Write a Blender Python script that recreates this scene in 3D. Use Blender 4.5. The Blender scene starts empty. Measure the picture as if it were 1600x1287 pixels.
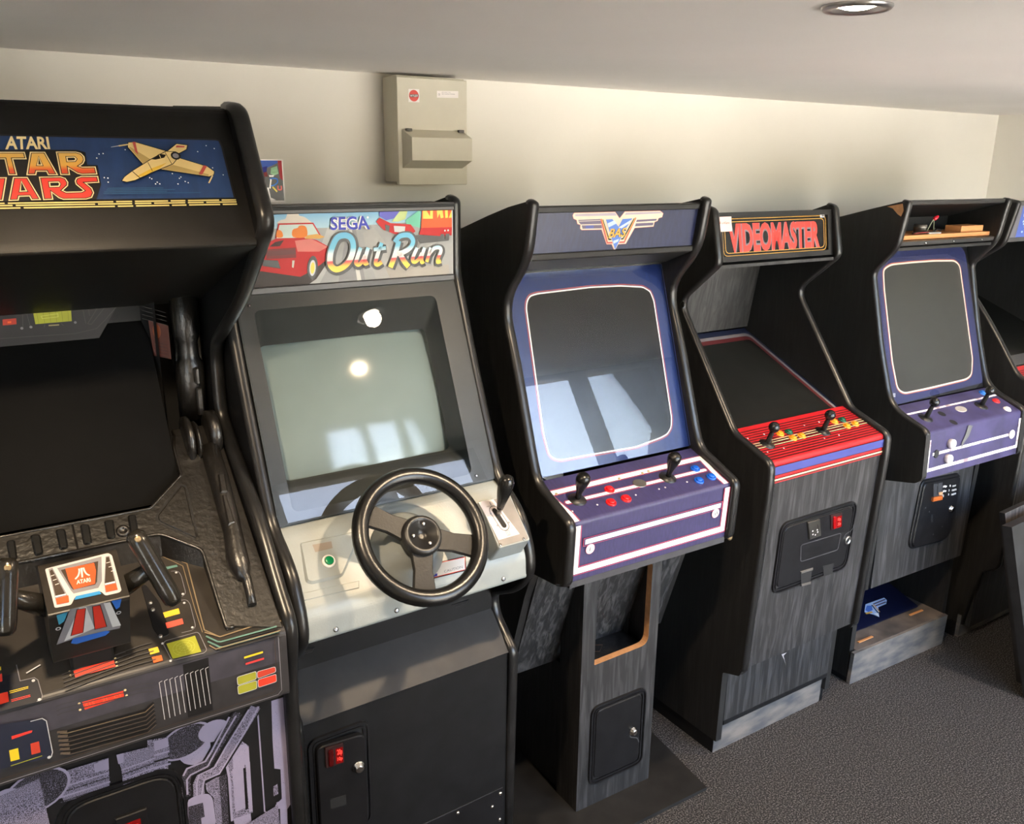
import bpy, math, random
from mathutils import Vector, Matrix
random.seed(7)
S = bpy.context.scene
COL = S.collection
PI = math.pi

# ---------------------------------------------------------------- camera, sky, sun, exposure
cam = bpy.data.objects.new('camera', bpy.data.cameras.new('camera'))
COL.objects.link(cam)
R_ = [[0.839658, -0.543012, 0.010544], [-0.141791, -0.237909, -0.960882], [0.52428, 0.805318, -0.276756]]
cam.matrix_world = Matrix(((R_[0][0], -R_[1][0], -R_[2][0], 0), (R_[0][1], -R_[1][1], -R_[2][1], 0),
                           (R_[0][2], -R_[1][2], -R_[2][2], 1.9), (0, 0, 0, 1)))
cam.data.sensor_width = 36
cam.data.lens = 36 * 1361.124 / 1600
cam.data.clip_start = .02
S.camera = cam
S.view_settings.view_transform = 'Standard'
S.view_settings.look = 'None'
S.view_settings.gamma = 1
S.view_settings.use_curve_mapping = False
S.view_settings.exposure = 0.83

world = bpy.data.worlds.new('sky'); S.world = world; world.use_nodes = True
wt = world.node_tree
sky = wt.nodes.new('ShaderNodeTexSky'); sky.sky_type = 'NISHITA'; sky.sun_disc = False
sky.sun_elevation = math.radians(48); sky.sun_rotation = math.radians(150)
wt.links.new(sky.outputs[0], wt.nodes['Background'].inputs[0])
wt.nodes['Background'].inputs[1].default_value = SKY_STRENGTH = 1.2
sun = bpy.data.objects.new('sun', bpy.data.lights.new('sun', 'SUN')); COL.objects.link(sun)
sun.data.energy = 78.0; sun.data.angle = .01; sun.data.color = (1, .95, .86)
sun.rotation_euler = (math.radians(-27), math.radians(-14), 0)      # from behind the house: lights the yard, not the room
CEIL = 2.152
WALL = 2.60
FRONT = -.24
for i, (x0, x1) in enumerate([(-2.1, -.8), (1.25, 2.3), (2.45, 4.2)]):               # daylight entering through the glazed doors, the added left pair too (sky portals)
    l = bpy.data.lights.new('door_portal', 'AREA'); l.shape = 'RECTANGLE'; l.size = x1 - x0; l.size_y = 2.0
    l.cycles.is_portal = True
    o = bpy.data.objects.new('door_portal', l); COL.objects.link(o)
    o.location = ((x0 + x1) / 2, FRONT - .1, 1.1); o.rotation_euler = (math.radians(90), 0, 0)

# ---------------------------------------------------------------- materials (all procedural)
MATS = {}
def mat(name, col, rough=.5, metal=0., var=.12, scale=18., bump=0., bscale=200., coat=0., spec=.5, emit=0., col2=None, dist=0., stretch=(1, 1, 1), lo=.35, hi=.65, detail=3.):
    if name in MATS: return MATS[name]
    m = bpy.data.materials.new(name); m.use_nodes = True; MATS[name] = m
    nt = m.node_tree; b = nt.nodes['Principled BSDF']
    tc = nt.nodes.new('ShaderNodeTexCoord'); mp = nt.nodes.new('ShaderNodeMapping'); mp.inputs['Scale'].default_value = stretch
    nt.links.new(tc.outputs['Object'], mp.inputs['Vector'])
    n = nt.nodes.new('ShaderNodeTexNoise'); n.inputs['Scale'].default_value = scale; n.inputs['Detail'].default_value = detail; n.inputs['Distortion'].default_value = dist
    nt.links.new(mp.outputs[0], n.inputs['Vector'])
    r = nt.nodes.new('ShaderNodeValToRGB')
    c2 = col2 or tuple(c * (1 + var) for c in col); c1 = col if col2 else tuple(c * (1 - var) for c in col)
    r.color_ramp.elements[0].position = lo; r.color_ramp.elements[1].position = hi
    r.color_ramp.elements[0].color = (*c1, 1); r.color_ramp.elements[1].color = (*c2, 1)
    nt.links.new(n.outputs['Fac'], r.inputs[0]); nt.links.new(r.outputs[0], b.inputs['Base Color'])
    b.inputs['Roughness'].default_value = rough; b.inputs['Metallic'].default_value = metal
    b.inputs['Coat Weight'].default_value = coat; b.inputs['Coat Roughness'].default_value = .04
    b.inputs['Specular IOR Level'].default_value = spec
    if bump:
        n2 = nt.nodes.new('ShaderNodeTexNoise'); n2.inputs['Scale'].default_value = bscale; n2.inputs['Detail'].default_value = 2
        nt.links.new(mp.outputs[0], n2.inputs['Vector'])
        bp = nt.nodes.new('ShaderNodeBump'); bp.inputs['Strength'].default_value = bump; bp.inputs['Distance'].default_value = .002
        nt.links.new(n2.outputs['Fac'], bp.inputs['Height']); nt.links.new(bp.outputs[0], b.inputs['Normal'])
    if emit:
        nt.links.new(r.outputs[0], b.inputs['Emission Color']); b.inputs['Emission Strength'].default_value = emit
    return m
def srgb(r, g, b):
    f = lambda c: (c / 255 / 12.92) if c / 255 <= .04045 else ((c / 255 + .055) / 1.055) ** 2.4
    return (f(r), f(g), f(b))
def ramp_z(name, stops, rough=.4):
    """flat print whose colours run in bands up the sign (stops: height, colour)"""
    m = bpy.data.materials.new(name); m.use_nodes = True; MATS[name] = m
    nt = m.node_tree; b = nt.nodes['Principled BSDF']
    tc = nt.nodes.new('ShaderNodeTexCoord'); sx = nt.nodes.new('ShaderNodeSeparateXYZ'); nt.links.new(tc.outputs['Object'], sx.inputs[0])
    mr = nt.nodes.new('ShaderNodeMapRange'); z0, z1 = stops[0][0], stops[-1][0]
    mr.inputs['From Min'].default_value = z0; mr.inputs['From Max'].default_value = z1
    nt.links.new(sx.outputs['Z'], mr.inputs['Value'])
    r = nt.nodes.new('ShaderNodeValToRGB'); e = r.color_ramp.elements
    while len(e) < len(stops): e.new(.5)
    for k, (z, c) in enumerate(stops):
        e[k].position = (z - z0) / (z1 - z0); e[k].color = (*c, 1)
    nt.links.new(mr.outputs[0], r.inputs[0]); nt.links.new(r.outputs[0], b.inputs['Base Color'])
    b.inputs['Roughness'].default_value = rough
    return m
def glass_mat(name, tint=(1, 1, 1), ior=1.5, clear=1.0):
    m = bpy.data.materials.new(name); m.use_nodes = True; MATS[name] = m
    nt = m.node_tree; nt.nodes.clear()
    out = nt.nodes.new('ShaderNodeOutputMaterial'); mx = nt.nodes.new('ShaderNodeMixShader')
    tr = nt.nodes.new('ShaderNodeBsdfTransparent'); gl = nt.nodes.new('ShaderNodeBsdfGlossy'); fr = nt.nodes.new('ShaderNodeFresnel')
    nz = nt.nodes.new('ShaderNodeTexNoise'); nz.inputs['Scale'].default_value = 6
    rr = nt.nodes.new('ShaderNodeMapRange'); rr.inputs['To Min'].default_value = .0; rr.inputs['To Max'].default_value = .02
    nt.links.new(nz.outputs['Fac'], rr.inputs['Value']); nt.links.new(rr.outputs[0], gl.inputs['Roughness'])
    fr.inputs['IOR'].default_value = ior; tr.inputs['Color'].default_value = (*[c * clear for c in tint], 1)
    nt.links.new(fr.outputs[0], mx.inputs[0]); nt.links.new(tr.outputs[0], mx.inputs[1]); nt.links.new(gl.outputs[0], mx.inputs[2])
    nt.links.new(mx.outputs[0], out.inputs['Surface'])
    return m

def wood(name, dark, light, axis, rough=.55, sc=1., lo=.42, hi=.72):
    """black ash laminate: long wavy streaks along one axis"""
    st = {'z': (70, 70, 5), 'y': (70, 5, 70), 'x': (5, 70, 70)}[axis]
    return mat(name, dark, rough, col2=light, scale=sc, stretch=st, dist=.9, lo=lo, hi=hi, detail=5, bump=.18, bscale=2.2)
ASH = wood('black_ash', (.0075, .0072, .007), (.016, .0155, .015), 'z')
ASHF = wood('black_ash_lit', (.0125, .0122, .013), (.055, .053, .055), 'z', lo=.46, hi=.74)  # same laminate as the sides; light on the fronts is put into the colour
ASHD = wood('black_ash_dark', (.008, .008, .0085), (.026, .025, .026), 'z')
PLASTIC = mat('black_plastic', (.012, .0115, .011), .45, spec=.35, bump=.06, bscale=400)
TRIM = mat('black_trim', (.013, .0128, .0128), .30, spec=.45, var=.2)
BLACK = mat('black_paint', (.0062, .0064, .0072), .50, var=.25, bump=.05, spec=.25)
MATTE = mat('matt_black', (.006, .006, .0065), .7)
METALB = mat('black_metal', (.008, .008, .0092), .36, var=.2, bump=.05, bscale=300, spec=.35)
VAC = mat('moulded_black', (.0105, .0092, .0078), .34, var=.25, bump=.55, bscale=95, spec=.8)
SCREEN = mat('dark_screen', (.006, .0062, .0055), .2, var=.1, spec=.5)
SCREENG = mat('grey_screen', (.030, .031, .028), .38, var=.1)
CHROME = mat('chrome', (.62, .62, .63), .16, 1.0, var=.05)
STEEL = mat('steel', (.42, .41, .40), .3, 1.0, var=.1)
WHITE = mat('white_print', srgb(238, 232, 228), .42, var=.02)
CREAM = mat('cream_print', srgb(226, 204, 150), .45, var=.05)
MDF = mat('bare_mdf', srgb(174, 128, 86), .8, var=.1, scale=60, bump=.2)
PINE = mat('bare_pine', srgb(186, 128, 78), .7, var=.12, scale=14, stretch=(3, 30, 30))
RUBBER = mat('black_rubber', (.007, .007, .007), .27, bump=.10, bscale=500)
def pr(name, r, g, b, rough=.4, var=.05, **k): return mat(name, srgb(r, g, b), rough, var=var, **k)
RED = pr('red_print', 216, 58, 46); ORANGE = pr('orange_print', 236, 100, 40); YELLOW = pr('yellow_print', 226, 196, 40)
LIME = pr('olive_print', 158, 160, 44); INK = pr('black_print', 20, 19, 20); SKYB = pr('sky_print', 98, 176, 214)
NAVY = pr('navy_print', 38, 60, 100, var=.12, scale=40); TEAL = pr('teal_print', 92, 130, 120); CYAN = pr('blue_print', 52, 140, 196)
GREY = pr('grey_print', 130, 128, 132); LGREY = pr('pale_grey_print', 196, 196, 196); DGREY = pr('dark_grey_print', 62, 60, 60); BROWN = pr('brown_print', 66, 54, 44)
GREEN = pr('green_plastic', 10, 128, 78, .3)

# ---------------------------------------------------------------- frames and panels
ROT = {'room': 0.0, 'sw': 0.00394, 'or': 0.02303, 'ba': -0.006336, 'vm': 0.002488, 'f4': -0.026277}
ROT['f5'] = 0.0; ROT['room'] = 0.0
ORG = {'sw': (.145, 1.9), 'or': (.8275, 1.9), 'ba': (1.49, 1.9), 'vm': (2.22, 1.9), 'f4': (2.925, 1.9), 'f5': (3.65, 1.9), 'room': (0, 0)}
# PANELS BEGIN
PANELS = {
 'sw_marq': ('sw', (1.648, 1.985), (1.529, 1.769)),
 'sw_slope': ('sw', (1.905, 1.335), (1.515, 1.012)),
 'sw_floor': ('sw', (1.80, 1.177), (1.515, 1.012)),
 'sw_crest': ('sw', (1.511, 1.006), (1.514, .868)),
 'sw_low': ('sw', (1.56, .862), (1.572, .02)),
 'sw_badge': ('sw', (1.563, 1.232), (1.468, 1.182)),
 'sw_badge_low': ('sw', (1.4725, 1.1745), (1.5275, 1.0620)),
 'sw_top': ('sw', (1.985, 1.70), (1.985, 1.45)),
 'or_marq': ('or', (1.880, 1.795), (1.881, 1.620)),
 'or_bezel': ('or', (1.881, 1.615), (1.687, 1.148)),
 'or_tube': ('or', (1.936, 1.592), (1.742, 1.125)),
 'or_slope': ('or', (1.690, 1.143), (1.558, 1.013)),
 'or_gear': ('or', (1.604, 1.139), (1.516, 1.052)),
 'or_lip': ('or', (1.552, 1.003), (1.547, .937)),
 'or_upper': ('or', (1.700, .935), (1.700, .787)),
 'or_ledge': ('or', (1.700, .785), (1.619, .702)),
 'or_front': ('or', (1.621, .698), (1.630, .02)),
 'ba_marq': ('ba', (1.800, 1.790), (1.820, 1.663)),
 'ba_bezel': ('ba', (1.945, 1.615), (1.772, 1.092)),
 'ba_slope': ('ba', (1.768, 1.090), (1.606, 1.034)),
 'ba_front': ('ba', (1.603, 1.028), (1.612, .868)),
 'ba_wing': ('ba', (1.745, .845), (1.876, .455)),
 'ba_col': ('ba', (1.736, .862), (1.736, .012)),
 'vm_marq': ('vm', (1.893, 1.758), (1.869, 1.613)),
 'vm_back': ('vm', (2.160, 1.600), (2.205, 1.318)),
 'vm_screen': ('vm', (2.214, 1.316), (1.752, 1.108)),
 'vm_slope': ('vm', (1.745, 1.112), (1.597, 1.060)),
 'vm_strip': ('vm', (1.592, 1.056), (1.594, .996)),
 'vm_front': ('vm', (1.598, .995), (1.625, .360)),
 'vm_low': ('vm', (1.689, .372), (1.691, .130)),
 'vm_kick': ('vm', (1.708, .115), (1.712, .0)),
 'f4_marq': ('f4', (1.830, 1.782), (1.850, 1.640)),
 'f4_bezel': ('f4', (1.943, 1.618), (1.791, 1.094)),
 'f4_slope': ('f4', (1.788, 1.092), (1.646, 1.039)),
 'f4_front': ('f4', (1.641, 1.034), (1.636, .877)),
 'f4_low': ('f4', (1.784, .860), (1.779, .404)),
 'f4_kick': ('f4', (1.790, .150), (1.795, .0)),
 'f4_sheet': ('f4', (2.08, .200), (1.88, .140)),
 'f5_marq': ('room', (1.765, 1.770), (1.785, 1.630)),
 'f5_slope': ('room', (1.670, 1.150), (1.610, 1.118)),
 'f5_screen': ('room', (2.20, 1.36), (1.672, 1.150)),
 'box_front': ('room', (2.497, 2.138), (2.497, 1.827)),
}
# PANELS END
class Panel:
    """a plane in a thing's frame: u runs right, v runs down it, off stands proud of it"""
    def __init__(s, name=None, O=None, U=None, V=None):
        if name:
            _, a, b = PANELS[name]; O = (0, a[0], a[1]); U = (1, 0, 0); V = (0, b[0] - a[0], b[1] - a[1]); s.L = Vector(V).length
        s.O = Vector(O); s.U = Vector(U).normalized(); s.V = Vector(V).normalized()
        s.N = s.V.cross(s.U).normalized()
    def p(s, u, v, off=0): return s.O + s.U * u + s.V * v + s.N * off
PN = {k: Panel(k) for k in PANELS}

_font = {}
def glyphs(txt, bold, shear):
    key = (txt, bold, shear)
    if key not in _font:
        c = bpy.data.curves.new('t', 'FONT'); c.body = txt; c.size = 1; c.offset = bold; c.shear = shear; c.resolution_u = 3
        o = bpy.data.objects.new('t', c); COL.objects.link(o)
        me = o.evaluated_get(bpy.context.evaluated_depsgraph_get()).to_mesh()
        _font[key] = ([tuple(v.co) for v in me.vertices], [tuple(p.vertices) for p in me.polygons])
        bpy.data.objects.remove(o); bpy.data.curves.remove(c)
    return _font[key]

def smooth_pts(pts, n=4, closed=False):
    """Catmull-Rom through the points"""
    P = [Vector(p) for p in pts]; out = []; N = len(P)
    for i in range(N if closed else N - 1):
        a, b, c, d = (P[(i - 1) % N] if closed or i else P[0]), P[i], P[(i + 1) % N], (P[(i + 2) % N] if closed or i + 2 < N else P[-1])
        for k in range(n):
            t = k / n
            out.append(.5 * ((2 * b) + (c - a) * t + (2 * a - 5 * b + 4 * c - d) * t * t + (3 * b - a - 3 * c + d) * t ** 3))
    if not closed: out.append(P[-1])
    return [tuple(p) for p in out]
def rounded(pts, r, n=4, closed=True):
    """polygon / polyline with corners rounded to radius r (a number or a list)"""
    out = []; N = len(pts)
    for i, p in enumerate(pts):
        rr = r[i] if isinstance(r, (list, tuple)) else r
        if rr <= 0 or (not closed and i in (0, N - 1)): out.append(tuple(p)); continue
        P = Vector(p); a = Vector(pts[i - 1]) - P; b = Vector(pts[(i + 1) % N]) - P
        d = min(rr, a.length * .48, b.length * .48)
        A = P + a.normalized() * d; B = P + b.normalized() * d
        for k in range(n + 1):
            t = k / n; out.append(tuple(A * (1 - t) ** 2 + P * 2 * t * (1 - t) + B * t * t))
    return out
def rect(u0, u1, v0, v1, r=0, n=4):
    q = [(u0, v0), (u1, v0), (u1, v1), (u0, v1)]
    return rounded(q, r, n) if r else q
def ell(c, a, b, n=24, tilt=0):
    ct, st = math.cos(tilt), math.sin(tilt)
    return [(c[0] + a * math.cos(2 * PI * k / n) * ct - b * math.sin(2 * PI * k / n) * st, c[1] + a * math.cos(2 * PI * k / n) * st + b * math.sin(2 * PI * k / n) * ct) for k in range(n)]
def inset(poly, d):
    c = sum((Vector(p) for p in poly), Vector((0, 0))) / len(poly)
    area = sum(poly[i][0] * poly[(i + 1) % len(poly)][1] - poly[(i + 1) % len(poly)][0] * poly[i][1] for i in range(len(poly)))
    s = 1 if area > 0 else -1; out = []; N = len(poly)
    for i in range(N):
        a, b, c_ = Vector(poly[i - 1]), Vector(poly[i]), Vector(poly[(i + 1) % N])
        e1 = (b - a); e2 = (c_ - b)
        if e1.length < 1e-9: e1 = e2
        if e2.length < 1e-9: e2 = e1
        n1 = Vector((-e1.y, e1.x)).normalized() * s; n2 = Vector((-e2.y, e2.x)).normalized() * s
        m = n1 + n2
        m = n1 if m.length < .2 else m / max(.35, (m.length ** 2) / 2)
        out.append(tuple(b + m * d))
    return out

class G:
    """gathers faces of one mesh in the frame of its cabinet"""
    def __init__(s): s.V = []; s.F = []; s.M = []; s.S = []
    def add(s, V, F, m, sm=False):
        b = len(s.V); s.V += [tuple(v) for v in V]; s.F += [tuple(i + b for i in f) for f in F]; s.M += [m] * len(F); s.S += [sm] * len(F)
        return s
    def box(s, x0, x1, y0, y1, z0, z1, m, bev=0):
        if bev:
            b = bev; P = []
            for (xa, ya, za) in [(x, y, z) for x in (0, 1) for y in (0, 1) for z in (0, 1)]:
                X = (x1 if xa else x0); Y = (y1 if ya else y0); Z = (z1 if za else z0)
                ix = -b if xa else b; iy = -b if ya else b; iz = -b if za else b
                P += [(X, Y + iy, Z + iz), (X + ix, Y, Z + iz), (X + ix, Y + iy, Z)]
            id_ = lambda x, y, z, k: (x * 4 + y * 2 + z) * 3 + k
            F = []
            for a in (0, 1):
                F.append([id_(a, 0, 0, 0), id_(a, 0, 1, 0), id_(a, 1, 1, 0), id_(a, 1, 0, 0)])
                F.append([id_(0, a, 0, 1), id_(1, a, 0, 1), id_(1, a, 1, 1), id_(0, a, 1, 1)])
                F.append([id_(0, 0, a, 2), id_(0, 1, a, 2), id_(1, 1, a, 2), id_(1, 0, a, 2)])
            for a in (0, 1):
                for c in (0, 1):
                    F.append([id_(a, c, 0, 0), id_(a, c, 1, 0), id_(a, c, 1, 1), id_(a, c, 0, 1)])
                    F.append([id_(a, 0, c, 0), id_(a, 1, c, 0), id_(a, 1, c, 2), id_(a, 0, c, 2)])
                    F.append([id_(0, a, c, 1), id_(1, a, c, 1), id_(1, a, c, 2), id_(0, a, c, 2)])
            for a in (0, 1):
                for c in (0, 1):
                    for d in (0, 1): F.append([id_(a, c, d, 0), id_(a, c, d, 1), id_(a, c, d, 2)])
            return s.add(P, F, m)
        P = [(x, y, z) for x in (x0, x1) for y in (y0, y1) for z in (z0, z1)]
        return s.add(P, [(0, 1, 3, 2), (4, 6, 7, 5), (0, 4, 5, 1), (2, 3, 7, 6), (0, 2, 6, 4), (1, 5, 7, 3)], m)
    def prism_x(s, prof, x0, x1, m, sm=False):
        n = len(prof); V = [(x0, y, z) for y, z in prof] + [(x1, y, z) for y, z in prof]
        s.add(V, [tuple(range(n)), tuple(range(2 * n - 1, n - 1, -1))], m)
        return s.add(V, [(i, i + n, (i + 1) % n + n, (i + 1) % n) for i in range(n)], m, sm)
    def sheet_x(s, prof, x0, x1, m, t=.004, sm=True):
        """bent sheet along X of thickness t (prof runs top to bottom, back side behind)"""
        P = [Vector((y, z)) for y, z in prof]; B = []
        for i, p in enumerate(P):
            d = (P[min(i + 1, len(P) - 1)] - P[max(i - 1, 0)]).normalized(); B.append(p + Vector((-d.y, d.x)) * t)
        return s.prism_x([tuple(p) for p in P] + [tuple(b) for b in reversed(B)], x0, x1, m)
    def flat(s, P, poly, off, m): return s.add([P.p(u, v, off) for u, v in poly], [tuple(range(len(poly)))], m)
    def pp(s, P, poly, o0, o1, m, bev=0, msid=None, sm=False):
        n = len(poly); rings = [(poly, o0)]
        if bev: rings += [(poly, o1 - bev if o1 > o0 else o1 + bev), (inset(poly, bev), o1)]
        else: rings += [(poly, o1)]
        V = [P.p(u, v, o) for pl, o in rings for u, v in pl]
        for k in range(len(rings) - 1):
            s.add(V, [(k * n + i, k * n + (i + 1) % n, (k + 1) * n + (i + 1) % n, (k + 1) * n + i) for i in range(n)], msid if msid is not None else m, sm)
        k = len(rings) - 1
        return s.add([V[k * n + i] for i in range(n)], [tuple(range(n))], m)
    def ring(s, P, outer, inner, o0, o1, m, min_=None):
        """plate with a hole: every point of the hole pairs with one on the outline"""
        dn = []
        for i, q in enumerate(inner):
            a, b = Vector(q), Vector(inner[(i + 1) % len(inner)]); kk = max(1, int((b - a).length / .02))
            dn += [tuple(a.lerp(b, t / kk)) for t in range(kk)]
        inner = dn; n = len(inner); c = sum((Vector(p) for p in inner), Vector((0, 0))) / n
        out = []
        for q in inner:
            d = Vector(q) - c; best = None
            for i in range(len(outer)):
                a, b = Vector(outer[i]), Vector(outer[(i + 1) % len(outer)]); e = b - a
                den = d.x * e.y - d.y * e.x
                if abs(den) < 1e-12: continue
                t = ((a.x - c.x) * e.y - (a.y - c.y) * e.x) / den; w = ((a.x - c.x) * d.y - (a.y - c.y) * d.x) / den
                if t > 0 and -1e-6 <= w <= 1 + 1e-6 and (best is None or t < best[0]): best = (t, c + d * t)
            out.append(tuple(best[1]))
        if len(outer) <= 8:
            for q in outer:
                i = min(range(n), key=lambda k: (Vector(out[k]) - Vector(q)).length); out[i] = q
        V = [P.p(u, v, o) for pl, o in ((out, o1), (inner, o1), (out, o0), (inner, o0)) for u, v in pl]
        j = lambda i: (i + 1) % n
        s.add(V, [(i, j(i), n + j(i), n + i) for i in range(n)], m)
        s.add(V, [(2 * n + i, 3 * n + i, 3 * n + j(i), 2 * n + j(i)) for i in range(n)], m)
        s.add(V, [(i, 2 * n + i, 2 * n + j(i), j(i)) for i in range(n)], m)
        return s.add(V, [(n + i, n + j(i), 3 * n + j(i), 3 * n + i) for i in range(n)], m if min_ is None else min_)
    def stroke(s, P, pts, w, off, m, closed=False):
        Q = [Vector(p[:2]) for p in pts]; N = len(Q); L = []; R = []
        for i in range(N):
            a = Q[i - 1] if (i or closed) else Q[i]; b = Q[(i + 1) % N] if (i < N - 1 or closed) else Q[i]
            d1 = (Q[i] - a); d2 = (b - Q[i]); d1 = d1 if d1.length > 1e-9 else d2; d2 = d2 if d2.length > 1e-9 else d1
            n1 = Vector((-d1.y, d1.x)).normalized(); n2 = Vector((-d2.y, d2.x)).normalized(); mm = n1 + n2
            mm = n1 if mm.length < .3 else mm / max(.5, mm.length_squared / 2)
            L.append(Q[i] + mm * w / 2); R.append(Q[i] - mm * w / 2)
        V = [P.p(q.x, q.y, off) for q in L] + [P.p(q.x, q.y, off) for q in R]
        return s.add(V, [(i, (i + 1) % N, (i + 1) % N + N, i + N) for i in range(N if closed else N - 1)], m)
    def text(s, P, txt, quad, off, m, bold=.0, shear=0.):
        """lettering fitted into a quad (top left, top right, bottom right, bottom left)"""
        V, F = glyphs(txt, bold, shear)
        x0 = min(v[0] for v in V); x1 = max(v[0] for v in V); y0 = min(v[1] for v in V); y1 = max(v[1] for v in V); out = []
        a, b, c, d = [Vector(q) for q in quad]
        for v in V:
            t = (v[0] - x0) / (x1 - x0); w = (y1 - v[1]) / (y1 - y0)
            q = (a * (1 - t) + b * t) * (1 - w) + (d * (1 - t) + c * t) * w; out.append(P.p(q.x, q.y, off))
        return s.add(out, F, m)
    def lathe(s, base, axis, prof, m, n=16, sm=True):
        ax = Vector(axis).normalized(); e1 = ax.orthogonal().normalized(); e2 = ax.cross(e1); B = Vector(base)
        V = []
        for r, h in prof:
            for k in range(n):
                a = 2 * PI * k / n; V.append(B + ax * h + (e1 * math.cos(a) + e2 * math.sin(a)) * max(r, 1e-5))
        F = [(i * n + k, i * n + (k + 1) % n, (i + 1) * n + (k + 1) % n, (i + 1) * n + k) for i in range(len(prof) - 1) for k in range(n)]
        s.add(V, F, m, sm)
        s.add([V[k] for k in range(n)], [tuple(range(n))], m); t = (len(prof) - 1) * n
        return s.add([V[t + k] for k in range(n)], [tuple(range(n))], m)
    def tube(s, pts, r, m, n=8, closed=False):
        P = [Vector(p) for p in pts]; N = len(P); V = []; up = None
        for i in range(N):
            d = (P[(i + 1) % N] - P[i - 1]) if closed else (P[min(i + 1, N - 1)] - P[max(i - 1, 0)])
            d.normalize()
            up = d.orthogonal().normalized() if up is None else (up - d * up.dot(d)).normalized()
            e2 = d.cross(up); rr = r[i] if isinstance(r, (list, tuple)) else r
            for k in range(n):
                a = 2 * PI * k / n; V.append(P[i] + (up * math.cos(a) + e2 * math.sin(a)) * rr)
        s.add(V, [(i * n + k, i * n + (k + 1) % n, ((i + 1) % N) * n + (k + 1) % n, ((i + 1) % N) * n + k) for i in range(N if closed else N - 1) for k in range(n)], m, True)
        if not closed:
            s.add([V[k] for k in range(n)], [tuple(range(n))], m); s.add([V[(N - 1) * n + k] for k in range(n)], [tuple(range(n))], m)
        return s
    def trim(s, prof, x0, x1, m, h=.006):
        """rounded plastic edge strip that follows the front edge of a side board"""
        P = [Vector(p) for p in prof]; N = len(P); V = []; w = x1 - x0
        sec = [(-.001, -.004), (-.001, h * .35), (w * .22, h), (w * .5, h * 1.15), (w * .78, h), (w + .001, h * .35), (w + .001, -.004)]
        for i in range(N):
            d1 = P[i] - P[max(i - 1, 0)]; d2 = P[min(i + 1, N - 1)] - P[i]; d1 = d1 if d1.length > 1e-9 else d2; d2 = d2 if d2.length > 1e-9 else d1
            d = (d1.normalized() + d2.normalized()).normalized(); nrm = Vector((d.y, -d.x))
            for x, o in sec: q = P[i] + nrm * o; V.append((x0 + x, q.x, q.y))
        k = len(sec)
        s.add(V, [(i * k + j, i * k + j + 1, (i + 1) * k + j + 1, (i + 1) * k + j) for i in range(N - 1) for j in range(k - 1)], m, True)
        s.add(V[:k], [tuple(range(k))], m); return s.add(V[-k:], [tuple(range(k))], m)
    def build(s, name, parent, cab, mats, label=None):
        xc, y0 = ORG[cab]
        me = bpy.data.meshes.new(name)
        me.from_pydata([(x - xc, y - y0, z) for x, y, z in s.V], [], s.F)
        mats = mats if isinstance(mats, (list, tuple)) else [mats]
        for m in mats: me.materials.append(m)
        me.polygons.foreach_set('material_index', s.M); me.polygons.foreach_set('use_smooth', s.S)
        me.validate(); me.update()
        import bmesh
        bm = bmesh.new(); bm.from_mesh(me); bmesh.ops.remove_doubles(bm, verts=bm.verts, dist=1e-6); bmesh.ops.recalc_face_normals(bm, faces=bm.faces); bm.to_mesh(me); bm.free()
        o = bpy.data.objects.new(name, me); COL.objects.link(o)
        if parent: o.parent = parent
        else: place(o, cab)
        if label: o['label'] = label
        return o
def place(o, cab):
    xc, y0 = ORG[cab]; d = ROT[cab]; c, s_ = math.cos(d), math.sin(d)
    o.location = (c * xc - s_ * y0, s_ * xc + c * y0, 0); o.rotation_euler = (0, 0, d)
def thing(name, label, cat, cab, group=None):
    o = bpy.data.objects.new(name, None); COL.objects.link(o); o.empty_display_size = .1; place(o, cab)
    o['label'] = label; o['category'] = cat
    if group: o['group'] = group
    return o
def tag(o, label, cat, group=None):
    o['label'] = label; o['category'] = cat
    if group: o['group'] = group
    return o
class Art:
    """flat print on a panel: several colours gathered in one part"""
    def __init__(s, P, base=.0006): s.P = P; s.g = G(); s.mats = []; s.base = base; s.k = 0
    def mi(s, m):
        if m not in s.mats: s.mats.append(m)
        return s.mats.index(m)
    def off(s): s.k += 1; return s.base + s.k * .00008
    def poly(s, pts, m): s.g.flat(s.P, pts, s.off(), s.mi(m)); return s
    def line(s, pts, w, m, closed=False): s.g.stroke(s.P, pts, w, s.off(), s.mi(m), closed); return s
    def text(s, t, quad, m, bold=0., shear=0.): s.g.text(s.P, t, quad, s.off(), s.mi(m), bold, shear); return s
    def dots(s, cs, r, m, n=8):
        o = s.off()
        for c in cs: s.g.flat(s.P, ell(c, r, r, n), o, s.mi(m))
        return s
    def build(s, name, parent, cab, label=None): return s.g.build(name, parent, cab, s.mats, label)

def structure(name, g, m):
    o = g.build(name, None, 'room', m); o['kind'] = 'structure'; return o
# ================================================================ the room
WALLP = mat('wall_paint', (.80, .768, .695), .85, var=.015, scale=3, bump=.04, bscale=90)
CEILP = mat('ceiling_paint', (.84, .80, .765), .9, var=.02, scale=2, bump=.05, bscale=60)
def carpet():
    m = mat('grey_carpet', (.010, .0095, .010), .95, col2=(.20, .185, .18), scale=210, lo=.46, hi=.76, detail=3, bump=.9, bscale=260); return m
structure('floor', G().box(-2.4, 4.75, FRONT - .12, WALL + .1, -.1, 0, 0), carpet())
structure('ceiling', G().box(-2.4, 4.75, FRONT - .12, WALL + .1, CEIL, CEIL + .1, 0), CEILP)
structure('wall_back', G().box(-2.4, 4.75, WALL, WALL + .1, 0, CEIL, 0), WALLP)
structure('wall_right', G().box(4.648, 4.75, FRONT, WALL, 0, CEIL, 0), WALLP)
structure('wall_left', G().box(-2.5, -2.4, FRONT, WALL, 0, CEIL, 0), WALLP)
g = G()
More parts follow.
